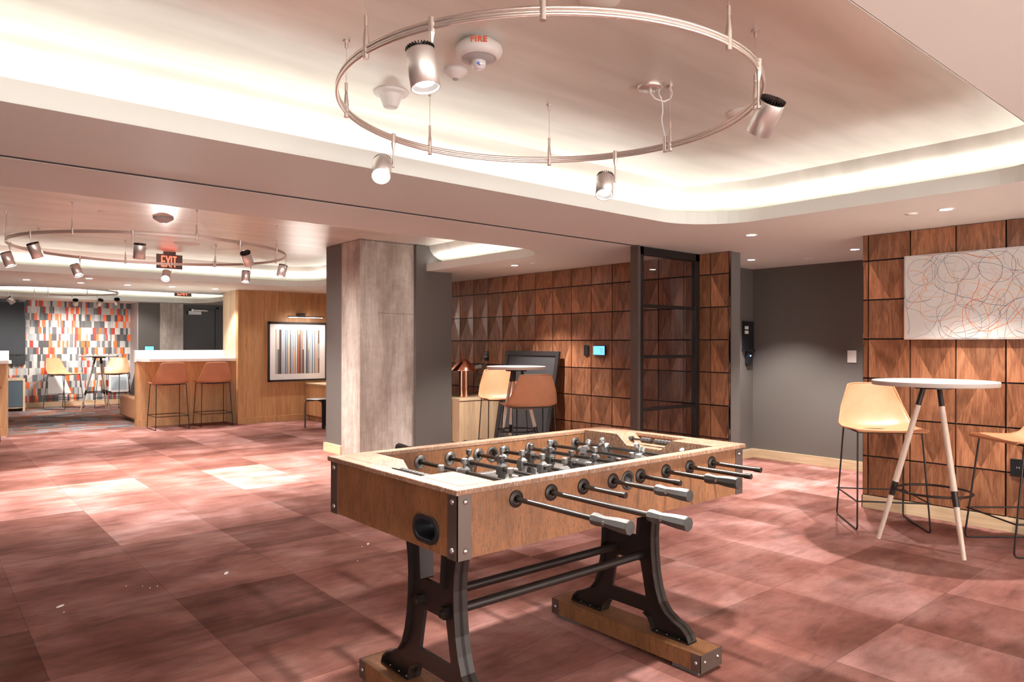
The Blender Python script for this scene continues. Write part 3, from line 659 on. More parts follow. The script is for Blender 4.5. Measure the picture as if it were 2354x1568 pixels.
# ------------------------------------------------------------------ track lights
F2 = V((.648, .7615, 0)); R2 = V((.7615, -.648, 0)); Z2 = V((0, 0, 1))
def spot_lamp(loc, aim, e, size=75, blend=.5, col=(1, .975, .93), r=.035):
    l = bpy.data.lights.new('spot_lamp', 'SPOT'); l.energy = e; l.spot_size = math.radians(size); l.spot_blend = blend; l.color = col; l.shadow_soft_size = r
    o = bpy.data.objects.new('spot_lamp', l); COL.objects.link(o); o.location = loc; o.rotation_euler = V(aim).to_track_quat('-Z', 'Y').to_euler(); return o
def track(cx, cy, R, zr, label, spots, feed, feedcan, sc=1.0, size=75, e=60, loopf=True, nsup=8):
    t = thing('track_light', label, 'track light', (cx, cy, ZC), 0)
    m_ = MB(); N = 96
    for dz in (-.0085, .0085): m_.tube([(cx + R * math.cos(2 * PI * i / N), cy + R * math.sin(2 * PI * i / N), zr + dz) for i in range(N)], .0062, 8, True)
    n = N; vs = []
    for rr, zz in ((R - .003, zr - .008), (R + .003, zr - .008), (R + .003, zr + .008), (R - .003, zr + .008)): vs += [(cx + rr * math.cos(2 * PI * i / N), cy + rr * math.sin(2 * PI * i / N), zz) for i in range(N)]
    m_.add(vs, [(k * n + i, k * n + (i + 1) % n, ((k + 1) % 4) * n + (i + 1) % n, ((k + 1) % 4) * n + i) for k in range(4) for i in range(N)], True)
    m_.build('rail', 'satin_nickel', t)
    for k in range(nsup):
        a = math.radians(k * 360 / nsup + 1); x, y = cx + R * math.cos(a), cy + R * math.sin(a)
        s_ = MB().cyl((x, y, zr - .026), (x, y, zr + .03), .0095, n=14).cyl((x, y, zr + .03), (x, y, zr + .075), .0095, .0045, n=14).cyl((x, y, zr + .075), (x, y, zr + .105), .006, n=12).build('support', 'satin_nickel', t)
        MB().cyl((x, y, zr + .10), (x, y, ZC - .02), .0011, n=6).build('cable', 'satin_nickel', s_)
        MB().cyl((x, y, ZC - .028), (x, y, ZC - .006), .0065, n=12).cyl((x, y, ZC - .006), (x, y, ZC), .014, n=16).build('ceiling_cup', 'satin_nickel', s_)
    # feed: flat canopy, looped cord
    fx, fy = feedcan; a = math.radians(feed); px, py = cx + R * math.cos(a), cy + R * math.sin(a)
    cn = MB().lathe([(.0001, -.016), (.052, -.016), (.056, -.012), (.056, 0)], (fx, fy, ZC), n=32).build('canopy', 'satin_nickel', t)
    MB().cyl((fx, fy, ZC - .016), (fx, fy, ZC - .034), .008, n=12).build('strain_relief', 'plastic_white', cn)
    MB().cyl((px, py, zr - .026), (px, py, zr + .045), .010, n=14).build('feed_connector', 'satin_nickel', t)
    d = V((px - fx, py - fy, 0)); L = max(d.length, .05); d.normalize(); pts = [V((fx, fy, ZC - .03)), V((fx, fy, ZC - .055)) + d * .02]
    c0 = V((px, py, ZC - .045)) - d * .0; pts += [V((fx, fy, ZC - .062)).lerp(V((px, py, ZC - .062)), .6), c0 + V((0, 0, -.02))]
    for q in range(0, 11): b = -PI / 2 + 2 * PI * q / 10 * .92; pts.append(c0 + V((0, 0, .02)) + (d * math.cos(b) + Z2 * math.sin(b)) * .034)
    pts += [c0 + V((0, 0, -.07)) - d * .012, V((px, py, zr + .12)) - d * .02, V((px, py, zr + .08)) - d * .01, V((px, py, zr + .04))]
    # smooth
    for _ in range(2):
        q_ = [pts[0]]
        for i in range(len(pts) - 1): q_ += [pts[i].lerp(pts[i + 1], .25), pts[i].lerp(pts[i + 1], .75)]
        pts = q_ + [pts[-1]]
    MB().tube(pts, .0042, 8).build('cord', 'plastic_white', t)
    for (deg, aim, on, drop) in spots:
        a = math.radians(deg); x, y = cx + R * math.cos(a), cy + R * math.sin(a); aim = V(aim).normalized(); hr, hl = .041 * sc, .105 * sc
        zj = zr - drop
        hd_top = V((x, y, zj)); side = aim.cross(Z2)
        if side.length < .05: side = R2.copy()
        side.normalize(); off = side * (hr + .006)
        c0 = hd_top + off - aim * .015; c1 = c0 + aim * hl
        head = MB().lathe([(hr - .004, .004), (hr - .0015, 0), (hr, 0.004), (hr, hl), (hr - .003, hl), (hr - .004, hl - .012)], c0, aim, 36).build('spotlight', 'brushed_nickel', t)
        hs = MB().cyl(c0 - aim * .012, c0 + aim * .006, hr * .55, n=20)
        _, rr, uu = hs.frame(c0, c0 + aim)
        for q in range(28):
            b = 2 * PI * q / 28; dv = rr * math.cos(b) + uu * math.sin(b); hs.bar(c0 - aim * .008 + dv * hr * .35, c0 - aim * .004 + dv * hr * .97, .003, .013, aim)
        hs.build('heat_sink', 'heatsink', head)
        MB().cyl((x, y, zr - .022), (x, y, zr + .020), .0105, n=14).cyl((x, y, zr - .022), (x, y, zr - .05), .0105, .0045, n=14).cyl((x, y, zr - .05), (x, y, zj + .012), .0038, n=10).cyl((x, y, zj + .012), (x, y, zj - .012), .0055, n=10)\
            .cyl(V((x, y, zj - .004)), V((x, y, zj - .004)) + side * .010, .005, n=10).build('stem', 'satin_nickel', head)
        MB().lathe([(hr - .004, 0), (hr * .62, -.012), (.0001, -.014)], c1 - aim * .006, aim, 28).build('reflector', 'pewter', head)
        MB().lathe([(hr * .60, 0), (hr * .45, .003), (.0001, .004)], c1 - aim * .014, aim, 28).build('lens', 'lens_lit' if on else 'plastic_grey', head)
        if on and e: spot_lamp(c1 + aim * .012, aim, e * on, size, 1.0 if size > 80 else .5)
    return t
track(1.82, 1.94, .765, 2.155, 'large round track light ring with four spotlights hanging above the foosball table',
      [(202, -Z2 + .16 * R2 - .10 * F2, 1.1, .105), (288.5, -.78 * Z2 + .62 * F2 - .22 * R2, 1.3, .125), (107, -.70 * Z2 - .66 * F2 + .06 * R2, 1.5, .115), (22, -.86 * Z2 - .46 * F2 - .10 * R2, 1.5, .115)],
      -1 + 4, (2.515, 2.01), e=42)
track(1.86, 7.60, 1.215, 2.18, 'round track light ring with eight spotlights hanging beyond the dark ceiling beam',
      [(206, (.35, .1, -.9), 1, .11), (161, (.3, -.2, -.9), 1, .11), (113, (.25, -.45, -.85), 1, .11), (248, (0, .2, -1), 1, .11), (69, (-.3, -.75, -.7), 1, .11), (290, (.45, .5, -.8), 1, .11), (24, (-.1, -.2, -1), 1, .11), (340, (-.25, -.05, -1), 1, .11)],
      47, (2.93, 8.25), sc=1.12, e=45, size=120)
track(1.75, 14.3, 1.10, 2.16, 'farthest round track light ring with spotlights hanging before the striped wall',
      [(200, (.2, .9, -.6), 1, .10), (150, (-.3, .6, -.7), 1, .10), (112, (.6, .1, -.8), 1, .10), (60, (.1, .8, -.6), 1, .10), (35, (-.1, .75, -.7), 1, .10), (10, (.2, .8, -.6), 1, .10)],
      80, (1.9, 15.2), sc=1.15, e=32)

# ------------------------------------------------------------------ ceiling devices
def downlight(x, y, label, on=True, grp=None, r=.048):
    t = thing('downlight', label, 'ceiling light', (x, y, ZS), 0, grp)
    MB().lathe([(r * .72, -.001), (r * .80, -.004), (r, -.003), (r, 0)], (x, y, ZS), n=32).build('trim_ring', 'plastic_white', t)
    MB().cyl((x, y, ZS - .0005), (x, y, ZS - .0022), r * .74, n=28).build('lens', 'downlight_lit' if on else 'paint_white', t)
    if on: spot_lamp((x, y, ZS - .02), (0, 0, -1), 36 * on, 96, .6, (1, .98, .94), .022)
    return t
downlight(4.982, 2.991, 'lit recessed downlight on the soffit just in front of the corridor opening', .6)
downlight(4.961, 1.626, 'lit recessed downlight nearest the right edge, above the pale table', 1.5)
downlight(6.415, 2.832, 'lit recessed downlight in the corridor, nearer the walnut wall corner', 1.5)
downlight(6.426, 3.857, 'lit recessed downlight deepest in the corridor', 2.2)
downlight(4.98, 5.812, 'lit recessed downlight above the table with the leaning board', 1.6)
for x, y in ((1.20, 11.45), (1.80, 10.67), (1.84, 11.51), (2.42, 11.47), (3.0, 11.38), (3.62, 11.36)):
    downlight(x, y, 'pale recessed ceiling light in the soffit above the white counters', .7, 'recessed lights above the counters', .055)
def capdisc(x, y, z, r, label, grp=None, name='sprinkler_cover', cat='sprinkler cover'):
    m_ = MB().lathe([(r, 0), (r, -.003), (r - .004, -.007), (.0001, -.008)], (x, y, z), n=32); return tag(m_.build(name, 'paint_white'), label, cat, grp)
capdisc(4.955, 1.827, ZS, .037, 'small flat white sprinkler cover beside the right-hand lit downlight')
capdisc(6.747, 3.43, ZS, .037, 'small flat white sprinkler cover on the corridor ceiling')
capdisc(4.991, 5.53, ZS, .037, 'small flat white sprinkler cover next to the downlight above the leaning board')
capdisc(1.30, 7.03, ZC, .05, 'small flat sprinkler cover inside the middle ceiling cove')
capdisc(3.16, 1.94, ZC, .085, 'flat round white plate on the cove ceiling behind the black-finned spotlight', None, 'ceiling_plate', 'ceiling plate')
capdisc(1.76, 1.62, ZC, .07, 'flat round white plate at the very top of the picture above the ring', None, 'ceiling_plate', 'ceiling plate')
capdisc(2.43, 8.62, ZC, .14, 'wide flat round white vent plate beside the nearer exit sign', None, 'ceiling_vent', 'ceiling vent')
# fire alarm strobe
ax, ay = 1.655, 2.145
t = thing('fire_alarm', 'white round fire alarm with a clear strobe dome, above the foosball table', 'fire alarm', (ax, ay, ZC))
MB().lathe([(.060, 0), (.088, -.022), (.092, -.034), (.086, -.052), (.070, -.068), (.066, -.066), (.0001, -.066)], (ax, ay, ZC), n=48).build('housing', 'plastic_white', t)
MB().lathe([(.064, -.0665), (.050, -.074), (.032, -.078), (.0001, -.078)], (ax, ay, ZC), n=40).build('speaker_grille', 'plastic_grey', t)
MB().lathe([(.028, -.076), (.029, -.088), (.024, -.100), (.012, -.107), (.0001, -.108)], (ax, ay, ZC), n=32).build('strobe_dome', 'strobe_plastic', t)
MB().prism([(-.008, .0), (-.002, .006), (.004, .009), (.003, .001), (.006, -.010), (-.002, -.005)], lambda p, w_: tuple(V((ax, ay, ZC - .092)) + V((-ax, -ay, 0)).normalized() * w_ + V((.7615, -.648, 0)) * p[0] + V((0, 0, p[1]))), .024, .0285).build('flash_tube', 'tint_blue_plastic', t)
def text_mesh(s, size, name, mat, parent, mtx, ext=.0006, bold=.0):
    cu = bpy.data.curves.new('t', 'FONT'); cu.body = s; cu.size = size; cu.extrude = ext; cu.align_x = 'CENTER'; cu.align_y = 'CENTER'; cu.offset = bold; cu.space_character = 1.15
    ob = bpy.data.objects.new('t', cu); COL.objects.link(ob); dg = bpy.context.evaluated_depsgraph_get(); me = bpy.data.meshes.new_from_object(ob.evaluated_get(dg))
    bpy.data.objects.remove(ob); me.name = name; me.materials.clear(); me.materials.append(M(mat))
    off = world_of(parent); me.transform(Matrix.Translation(-off) @ mtx); o = bpy.data.objects.new(name, me); COL.objects.link(o); o.parent = parent; return o
def basis(o, x, y):
    x = V(x).normalized(); y = V(y); z = x.cross(y).normalized(); y = z.cross(x); m_ = Matrix((x, y, z)).transposed().to_4x4(); m_.translation = V(o); return m_
fd = V((-ax, -ay, 0)).normalized(); rt = V((-fd.y, fd.x, 0))
rt = V((fd.y * -1, fd.x, 0)); rt = -rt if rt.dot(R2) < 0 else rt
text_mesh('FIRE', .030, 'lettering', 'red_letter', t, basis(V((ax, ay, ZC - .030)) + fd * .0925, rt, (0, 0, 1)), bold=.0012)
m_ = MB().lathe([(.046, 0), (.049, -.008), (.046, -.016), (.016, -.040), (.0001, -.041)], (1.748, 2.424, ZC), n=40); t = tag(m_.build('occupancy_sensor', 'plastic_white'), 'small white cone-shaped sensor between the fire alarm and the near spotlight', 'sensor')
MB().lathe([(.0145, 0), (.010, -.005), (.0001, -.006)], (1.748, 2.424, ZC - .0405), n=20).build('sensor_lens', 'plastic_grey', t)
m_ = MB().lathe([(.078, 0), (.080, -.006), (.074, -.012), (.054, -.014), (.052, -.018), (.034, -.068), (.030, -.072), (.0001, -.073)], (1.682, 2.838, ZC), n=40)
tag(m_.build('pendant_speaker', 'plastic_white'), 'white tapered cone with a round flange on the ceiling below the near ring', 'ceiling speaker')
m_ = MB().lathe([(.085, 0), (.088, -.012), (.08, -.022), (.03, -.052), (.0001, -.053)], (1.77, 7.0, ZC), n=36); tag(m_.build('smoke_detector', 'plastic_grey'), 'round grey smoke detector on the middle cove ceiling', 'smoke detector')
# exit signs
def exit_sign(cx, y, zt, w, h, label):
    t = thing('exit_sign', label, 'exit sign', (cx, y, ZC))
    MB().box(cx - w / 2, cx + w / 2, y - .006, y + .006, zt - h, zt).build('panel', 'exit_panel', t, bevel=.002)
    MB().box(cx - w * .22, cx + w * .22, y - .03, y + .03, zt, ZC).build('canopy', 'bronze_plate', t)
    LW, LH, th = w * .15, h * .78, w * .045; x = cx - w * .32; zb = zt - h * .88; yy0, yy1 = y - .0085, y - .006
    m_ = MB().box(x, x + th, yy0, yy1, zb, zb + LH)
    for q in (0, .44, .89): m_.box(x, x + LW, yy0, yy1, zb + LH * q, zb + LH * q + LH * .11)
    x += LW * 1.25
    for a_, b_ in (((x, zb), (x + LW, zb + LH)), ((x + LW, zb), (x, zb + LH))):
        m_.prism([(a_[0] - th * .5, a_[1]), (a_[0] + th * .5, a_[1]), (b_[0] + th * .5, b_[1]), (b_[0] - th * .5, b_[1])], FY, yy0, yy1)
    x += LW * 1.2; m_.box(x, x + th, yy0, yy1, zb, zb + LH); x += th * 1.7
    m_.box(x, x + LW, yy0, yy1, zb + LH * .89, zb + LH).box(x + LW / 2 - th / 2, x + LW / 2 + th / 2, yy0, yy1, zb, zb + LH)
    m_.build('lettering', 'exit_red', t); return t
exit_sign(2.50, 9.60, 2.388, .305, .178, 'glowing red exit sign hanging in the middle ceiling cove')
exit_sign(4.02, 14.5, 2.36, .31, .18, 'second exit sign half hidden by the soffit in the farthest cove')

# ------------------------------------------------------------------ right wall: scribble canvas, outlets, switches
t = thing('canvas_artwork', 'wide pale canvas covered with orange and grey scribbled lines, on the right walnut wall', 'artwork', (XW, 1.5, 1.308))
MB().box(5.626, 5.660, .75, 2.123, 1.308, 1.925).build('stretched_canvas', 'canvas', t)
random.seed(11); m_ = MB(); XC = 5.6252
def ribbon(pts, wd, col, xo):
    # smooth
    for _ in range(2):
        q_ = [pts[0]]
        for i in range(len(pts) - 1): q_ += [pts[i].lerp(pts[i + 1], .25), pts[i].lerp(pts[i + 1], .75)]
        pts = q_ + [pts[-1]]
    for i in range(len(pts) - 1):
        a, b = pts[i], pts[i + 1]; d = b - a
        if d.length < 1e-5: continue
        nn = V((-d.y, d.x)).normalized() * wd / 2; m_.add([(xo, a.x - nn.x, a.y - nn.y), (xo, b.x - nn.x, b.y - nn.y), (xo, b.x + nn.x, b.y + nn.y), (xo, a.x + nn.x, a.y + nn.y)], [(0, 1, 2, 3)], col=col)
cols = [(.80, .20, .08), (.85, .30, .12), (.75, .38, .22), (.30, .30, .36), (.16, .18, .21), (.42, .34, .42), (.33, .22, .18), (.50, .44, .46)]
lim = lambda p: V((min(max(p.x, .76), 2.118), min(max(p.y, 1.314), 1.919)))
for q in range(115):
    p = V((random.uniform(.8, 2.1), random.uniform(1.33, 1.90))); a = random.uniform(0, 6.28); pts = [lim(p)]; cur = random.uniform(-.5, .5)
    for i in range(random.randint(6, 22)):
        a += cur + random.uniform(-.55, .55); cur = cur * .8 + random.uniform(-.22, .22); p = lim(p + V((math.cos(a), math.sin(a))) * random.uniform(.02, .06)); pts.append(p)
    ribbon(pts, random.choice((.0017, .0022, .003)), random.choice(cols), XC - .0002 * (q % 5))
def loopat(cy_, cz_, ry, rz, col, wd, wob=.03, a0=0, a1=6.4):
    pts = []; b = a0
    while b < a1: k = 1 + wob * math.sin(3 * b + cy_ * 9); pts.append(lim(V((cy_ + ry * k * math.cos(b), cz_ + rz * k * math.sin(b))))); b += .3
    ribbon(pts, wd, col, XC - .0012)
for args in ((2.0, 1.80, .10, .095, (.2, .22, .26), .0022), (1.80, 1.80, .10, .095, (.2, .22, .26), .0022), (1.53, 1.80, .11, .105, (.18, .2, .23), .0024), (1.32, 1.86, .18, .12, (.35, .33, .48), .0018),
             (1.10, 1.78, .10, .12, (.8, .22, .1), .0024), (1.35, 1.45, .13, .15, (.25, .16, .14), .002), (1.75, 1.43, .13, .12, (.2, .2, .24), .002), (1.9, 1.68, .17, .07, (.72, .34, .2), .0018)): loopat(*args)
gy = 1.985   # outline capital letters C I A, read from the room
def pl(L): ribbon_raw([V((gy - a * .055, 1.755 + b * .055)) for a, b in L])
def ribbon_raw(pts):
    for i in range(len(pts) - 1):
        a, b = pts[i], pts[i + 1]; d = b - a; nn = V((-d.y, d.x)).normalized() * .0009; m_.add([(XC - .0014, a.x - nn.x, a.y - nn.y), (XC - .0014, b.x - nn.x, b.y - nn.y), (XC - .0014, b.x + nn.x, b.y + nn.y), (XC - .0014, a.x + nn.x, a.y + nn.y)], [(0, 1, 2, 3)], col=(.42, .34, .26))
pl([(1, .9), (.3, .9), (0, .6), (0, -.6), (.3, -.9), (1, -.9), (1, -.5), (.5, -.5), (.4, -.4), (.4, .4), (.5, .5), (1, .5), (1, .9)])
pl([(1.3, .9), (1.75, .9), (1.75, -1.1), (1.3, -1.1), (1.3, .9)]); pl([(2.3, -.9), (2.8, .9), (3.1, .9), (3.7, -.9), (3.3, -1), (3.1, -.6), (2.7, -.6), (2.6, -.95), (2.3, -.9)])
m_.build('drawn_line', 'painted_face', t)
def facebox(name, label, cat, y0, y1, z0, z1, x, mat, d=.008):
    return tag(MB().box(x - d, x, y0, y1, z0, z1).build(name, mat, bevel=.0015), label, cat)
o = facebox('power_outlet', 'black power outlet low on the right walnut wall behind the stool', 'outlet', 1.33, 1.465, .385, .502, XW - .028, 'plastic_black')
MB().box(XW - .0375, XW - .036, 1.425, 1.429, .44, .452).box(XW - .0375, XW - .036, 1.412, 1.416, .44, .452).build('socket', 'plastic_grey', o)
o = facebox('light_switch', 'black triple switch plate on the walnut wall beside the blue touchscreen', 'switch', 5.362, 5.437, 1.145, 1.258, XW - .028, 'plastic_black')
m2 = MB()
for z in (1.17, 1.20, 1.23): m2.box(XW - .0385, XW - .036, 5.392, 5.407, z - .006, z + .006)
m2.build('toggle', 'bronze_plate', o)
o = facebox('touchscreen', 'small wall touchscreen glowing blue on the walnut wall', 'touchscreen', 5.118, 5.292, 1.150, 1.256, XW - .028, 'plastic_black', .015)
MB().box(XW - .0445, XW - .043, 5.124, 5.286, 1.156, 1.250).build('screen', 'screen_blue', o)
m2 = MB()
for k in range(5): m2.box(XW - .0452, XW - .0445, 5.145, 5.18 + .004 * k, 1.175 + .012 * k, 1.179 + .012 * k)
m2.build('screen_text', 'print_grey', o)
o = facebox('power_outlet', 'black outlet with a plugged-in charger on the walnut wall above the copper lamp', 'outlet', 7.122, 7.20, 1.055, 1.178, XW - .028, 'plastic_black')
MB().box(XW - .05, XW - .036, 7.135, 7.187, 1.10, 1.125).box(XW - .044, XW - .036, 7.14, 7.18, 1.145, 1.165).build('socket', 'pewter', o)
MB().box(XW - .065, XW - .04, 7.14, 7.185, 1.06, 1.095).build('plug', 'plastic_black', o)
pts = [V((XW - .05, 7.16, 1.06)), V((XW - .05, 7.20, 1.02)), V((XW - .05, 7.30, .99)), V((XW - .06, 7.36, .95)), V((XW - .06, 7.34, .88)), V((XW - .06, 7.24, .86)), V((XW - .06, 7.17, .90)), V((XW - .06, 7.17, .95)), V((XW - .05, 7.165, .86)), V((XW - .05, 7.20, .78)), V((XW - .06, 7.17, .72)), V((XW - .12, 7.18, .67)), V((5.4, 7.12, .645)), V((5.27, 7.03, .64))]
for _ in range(2):
    q_ = [pts[0]]
    for i in range(len(pts) - 1): q_ += [pts[i].lerp(pts[i + 1], .25), pts[i].lerp(pts[i + 1], .75)]
    pts = q_ + [pts[-1]]
CORD = pts
# corridor devices
o = tag(MB().box(7.045, 7.245, 4.315, 4.34, 1.205, 1.53).box(7.04, 7.25, 4.30, 4.34, 1.195, 1.215).build('control_panel', 'plastic_black'), 'tall black control panel high on the dark corridor wall', 'control panel')
MB().box(7.06, 7.13, 4.311, 4.316, 1.44, 1.475).box(7.06, 7.13, 4.311, 4.316, 1.39, 1.425).build('label_card', 'paper_white', o)
o = tag(MB().box(7.105, 7.215, 4.31, 4.34, 1.05, 1.19).box(7.13, 7.19, 4.32, 4.34, 1.03, 1.05).build('card_reader', 'plastic_black'), 'small black card reader with a blue light, below the control panel', 'card reader')
MB().sphere((7.17, 4.309, 1.145), .006).build('indicator_light', 'led_blue', o)
tag(MB().box(7.262, 7.27, 3.19, 3.277, 1.09, 1.212).build('wall_plate', 'plastic_white'), 'blank white wall plate on the dark corridor wall', 'wall plate')

# ------------------------------------------------------------------ middle alcove: bench, lamp, sofa, leaning board
o = tag(MB().box(4.97, XW - .045, 6.80, 7.35, .10, .595).build('bench', 'oak_lit', bevel=.002), 'oak bench with a thick top under the copper lamp', 'bench')
MB().box(4.97, XW - .045, 6.79, 7.36, .595, .618).build('bench_top', 'oak_pale_long', o); MB().box(4.97, XW - .045, 6.84, 7.34, 0, .10).build('toe_kick', 'bronze_plate', o)
lx, ly = 5.20, 7.03
LAMP = t = thing('table_lamp', 'polished copper table lamp with a conical shade on the oak bench', 'lamp', (lx, ly, .618))
MB().cyl((lx - .027, ly + .01, .618), (lx - .027, ly + .01, .97), .0285, n=28).cyl((lx + .030, ly - .01, .618), (lx + .030, ly - .01, .97), .0285, n=28).build('lamp_base', 'copper', t)
MB().lathe([(.165, .945), (.165, .95), (.062, 1.065), (.045, 1.078), (.0001, 1.082)], (lx, ly, 0), n=48).build('lamp_shade', 'copper', t)
t = thing('lounge_chair', 'grey upholstered lounge chair back showing behind the copper lamp', 'chair', (5.15, 7.72, 0))
MB().box(4.75, 5.42, 7.55, 7.64, .30, .93).build('backrest', 'fabric_grey', t, bevel=.035); MB().box(4.75, 5.42, 7.64, 8.15, .22, .44).build('seat', 'fabric_grey', t, bevel=.03)
MB().box(4.76, 5.41, 7.58, 8.12, 0, .22).build('plinth', 'oak_honey', t)
o = MB().tube(CORD, .004, 6).build('power_cord', 'plastic_black', LAMP)
MB().bar((XW - .07, 7.24, .985), (XW - .07, 7.34, .965), .03, .045).build('inline_switch', 'paper_white', o)
# leaning framed black board
t = thing('leaning_board', 'black framed chalkboard leaning against the walnut wall behind the table', 'board', (5.45, 6.18, 0))
bt_, bb_ = V((5.630, 0, 1.185)), V((5.42, 0, 0.005)); up = (bt_ - bb_).normalized(); nb = V((-up.z, 0, up.x)); ya, yb, fw = 5.76, 6.70, .055
def brd_box(y0, y1, s0, s1, t0, t1):
    m = MB(); L = (bt_ - bb_).length; vs = []
    for tt in (t0, t1):
        for (yy, ss) in ((y0, s0), (y1, s0), (y1, s1), (y0, s1)): p = bb_ + up * ss + nb * tt; vs.append((p.x, yy, p.z))
    m.add(vs, [(0, 3, 2, 1), (4, 5, 6, 7), (0, 1, 5, 4), (1, 2, 6, 5), (2, 3, 7, 6), (3, 0, 4, 7)]); return m
L = (bt_ - bb_).length
m2 = MB()
for a in ((ya, yb, L - fw, L, 0, .03), (ya, yb, 0, fw, 0, .03), (ya, ya + fw, fw, L - fw, 0, .03), (yb - fw, yb, fw, L - fw, 0, .03)): q = brd_box(*a); m2.add(q.v, q.f)
m2.build('board_frame', 'frame_black', t, bevel=.003); brd_box(ya + fw, yb - fw, fw, L - fw, .004, .014).build('board_face', 'chalk_board', t)

# ------------------------------------------------------------------ oak wall: framed stripes, picture light, bench, stool
t = thing('framed_print', 'square black framed print of thin vertical colour stripes on the oak wall', 'artwork', (4.94, 11.29, .66))
a, b, z0, z1, Y = 4.42, 5.44, .652, 1.628, 11.30
MB().box(a, a + .03, Y - .035, Y, z0, z1).box(b - .03, b, Y - .035, Y, z0, z1).box(a, b, Y - .035, Y, z1 - .03, z1).box(a, b, Y - .035, Y, z0, z0 + .03).build('picture_frame', 'frame_black', t, bevel=.002)
MB().box(a + .03, b - .03, Y - .018, Y - .004, z0 + .03, z1 - .03).build('mat_board', 'mat_board', t)
random.seed(3); m_ = MB(); x = a + .125; SP = [(.45, .47, .46), (.10, .09, .09), (.60, .55, .50), (.14, .22, .34), (.70, .16, .05), (.16, .11, .10), (.70, .68, .66), (.20, .10, .08), (.30, .34, .36), (.70, .42, .26), (.12, .14, .14), (.55, .56, .56), (.07, .07, .08), (.66, .60, .56)]
while x < b - .125:
    w_ = random.choice((.006, .009, .013, .02)); zc = z0 + .125
    while zc < z1 - .125:
        hh = random.choice((.25, .4, .8)); cc = random.choice(SP) if zc == z0 + .125 or random.random() < .3 else cc; ze = min(zc + hh, z1 - .125)
        m_.add([(x, Y - .0186, zc), (x + w_, Y - .0186, zc), (x + w_, Y - .0186, ze), (x, Y - .0186, ze)], [(0, 1, 2, 3)], col=cc); zc = ze
    x += w_
m_.build('print', 'print_face', t)
t = thing('picture_light', 'slim dark picture light over the striped print on the oak wall', 'lamp', (4.95, 11.29, 1.76))
MB().box(4.90, 5.02, 11.20, 11.30, 1.715, 1.775).build('mount', 'bronze_plate', t); MB().box(4.68, 5.30, 11.10, 11.125, 1.705, 1.722).box(4.93, 4.99, 11.11, 11.21, 1.712, 1.722).build('light_bar', 'iron_brown', t)
MB().box(4.70, 5.28, 11.104, 11.121, 1.700, 1.7045).build('diffuser', 'downlight_lit', t)
l = bpy.data.lights.new('picture_lamp', 'AREA'); l.shape = 'RECTANGLE'; l.size = .58; l.size_y = .02; l.energy = 7; l.color = (1, .93, .86); o = bpy.data.objects.new('picture_lamp', l); COL.objects.link(o)
o.location = (4.99, 11.112, 1.698); o.rotation_euler = (math.radians(-25), 0, 0)
o = tag(MB().box(5.06, 5.655, 9.9, 11.27, .09, .595).build('bench', 'oak_honey', bevel=.002), 'oak bench below the striped print, half hidden by the pillar', 'bench')
MB().box(5.05, 5.655, 9.89, 11.27, .595, .618).build('bench_top', 'oak_pale_long', o); MB().box(5.12, 5.655, 9.95, 11.27, 0, .09).build('toe_kick', 'oak_honey', o)
sx, sy = 4.74, 10.12
t = thing('low_stool', 'low round stool with bent black legs and a pale top beside the oak bench', 'stool', (sx, sy, 0))
MB().lathe([(.0001, .418), (.172, .418), (.175, .425), (.175, .432)], (sx, sy, 0), n=40).build('seat_edge', 'frame_black', t); MB().lathe([(.175, .432), (.170, .436), (.0001, .436)], (sx, sy, 0), n=40).build('seat', 'stool_top', t)
for k in range(3):
    a = 2.62 + k * 2 * PI / 3; d = V((math.cos(a), math.sin(a), 0)); o_ = V((sx, sy, 0)); P = [o_ + d * .06 + V((0, 0, .410)), o_ + d * .13 + V((0, 0, .410)), o_ + d * .165 + V((0, 0, .403)), o_ + d * .182 + V((0, 0, .38)), o_ + d * .185 + V((0, 0, .33)), o_ + d * .187]
    m2 = MB()
    for i in range(len(P) - 1): m2.bar(P[i], P[i + 1] + (P[i + 1] - P[i]).normalized() * .002, .045, .02, d.cross(Z2).cross(P[i + 1] - P[i]))
    m2.build('leg', 'frame_black', t)

# ------------------------------------------------------------------ counters
def counter(x0, x1, ch, label, name='counter'):
    t = thing(name, label, 'counter', ((x0 + x1) / 2, 11.9, 0))
    MB().box(x0, x1, 11.87, 11.99, .10, .995).build('base_panel', 'oak_honey', t); MB().box(x0, x1, 11.855, 12.0, 0, .10).build('plinth', 'oak_honey', t)
    pol = [(x0 + ch[0], 11.38), (x1 - ch[1], 11.38), (x1 + .0, 11.46 if ch[1] else 11.38), (x1, 11.90), (x0, 11.90), (x0, 11.46 if ch[0] else 11.38)]
    MB().prism(pol, FZ, .998, 1.040).build('countertop', 'white_quartz', t, bevel=.002)
    MB().box(x0 - .01, x1 + .01 if ch[1] else x1, 11.90, 12.02, .985, 1.165).build('upstand', 'white_quartz', t, bevel=.002)
counter(2.63, 3.948, (.07, 0), 'oak bar counter with a white stone top joined to the oak wall')
counter(-.9, 1.04, (0, .04), 'oak bar counter with a white stone top at the left picture edge')
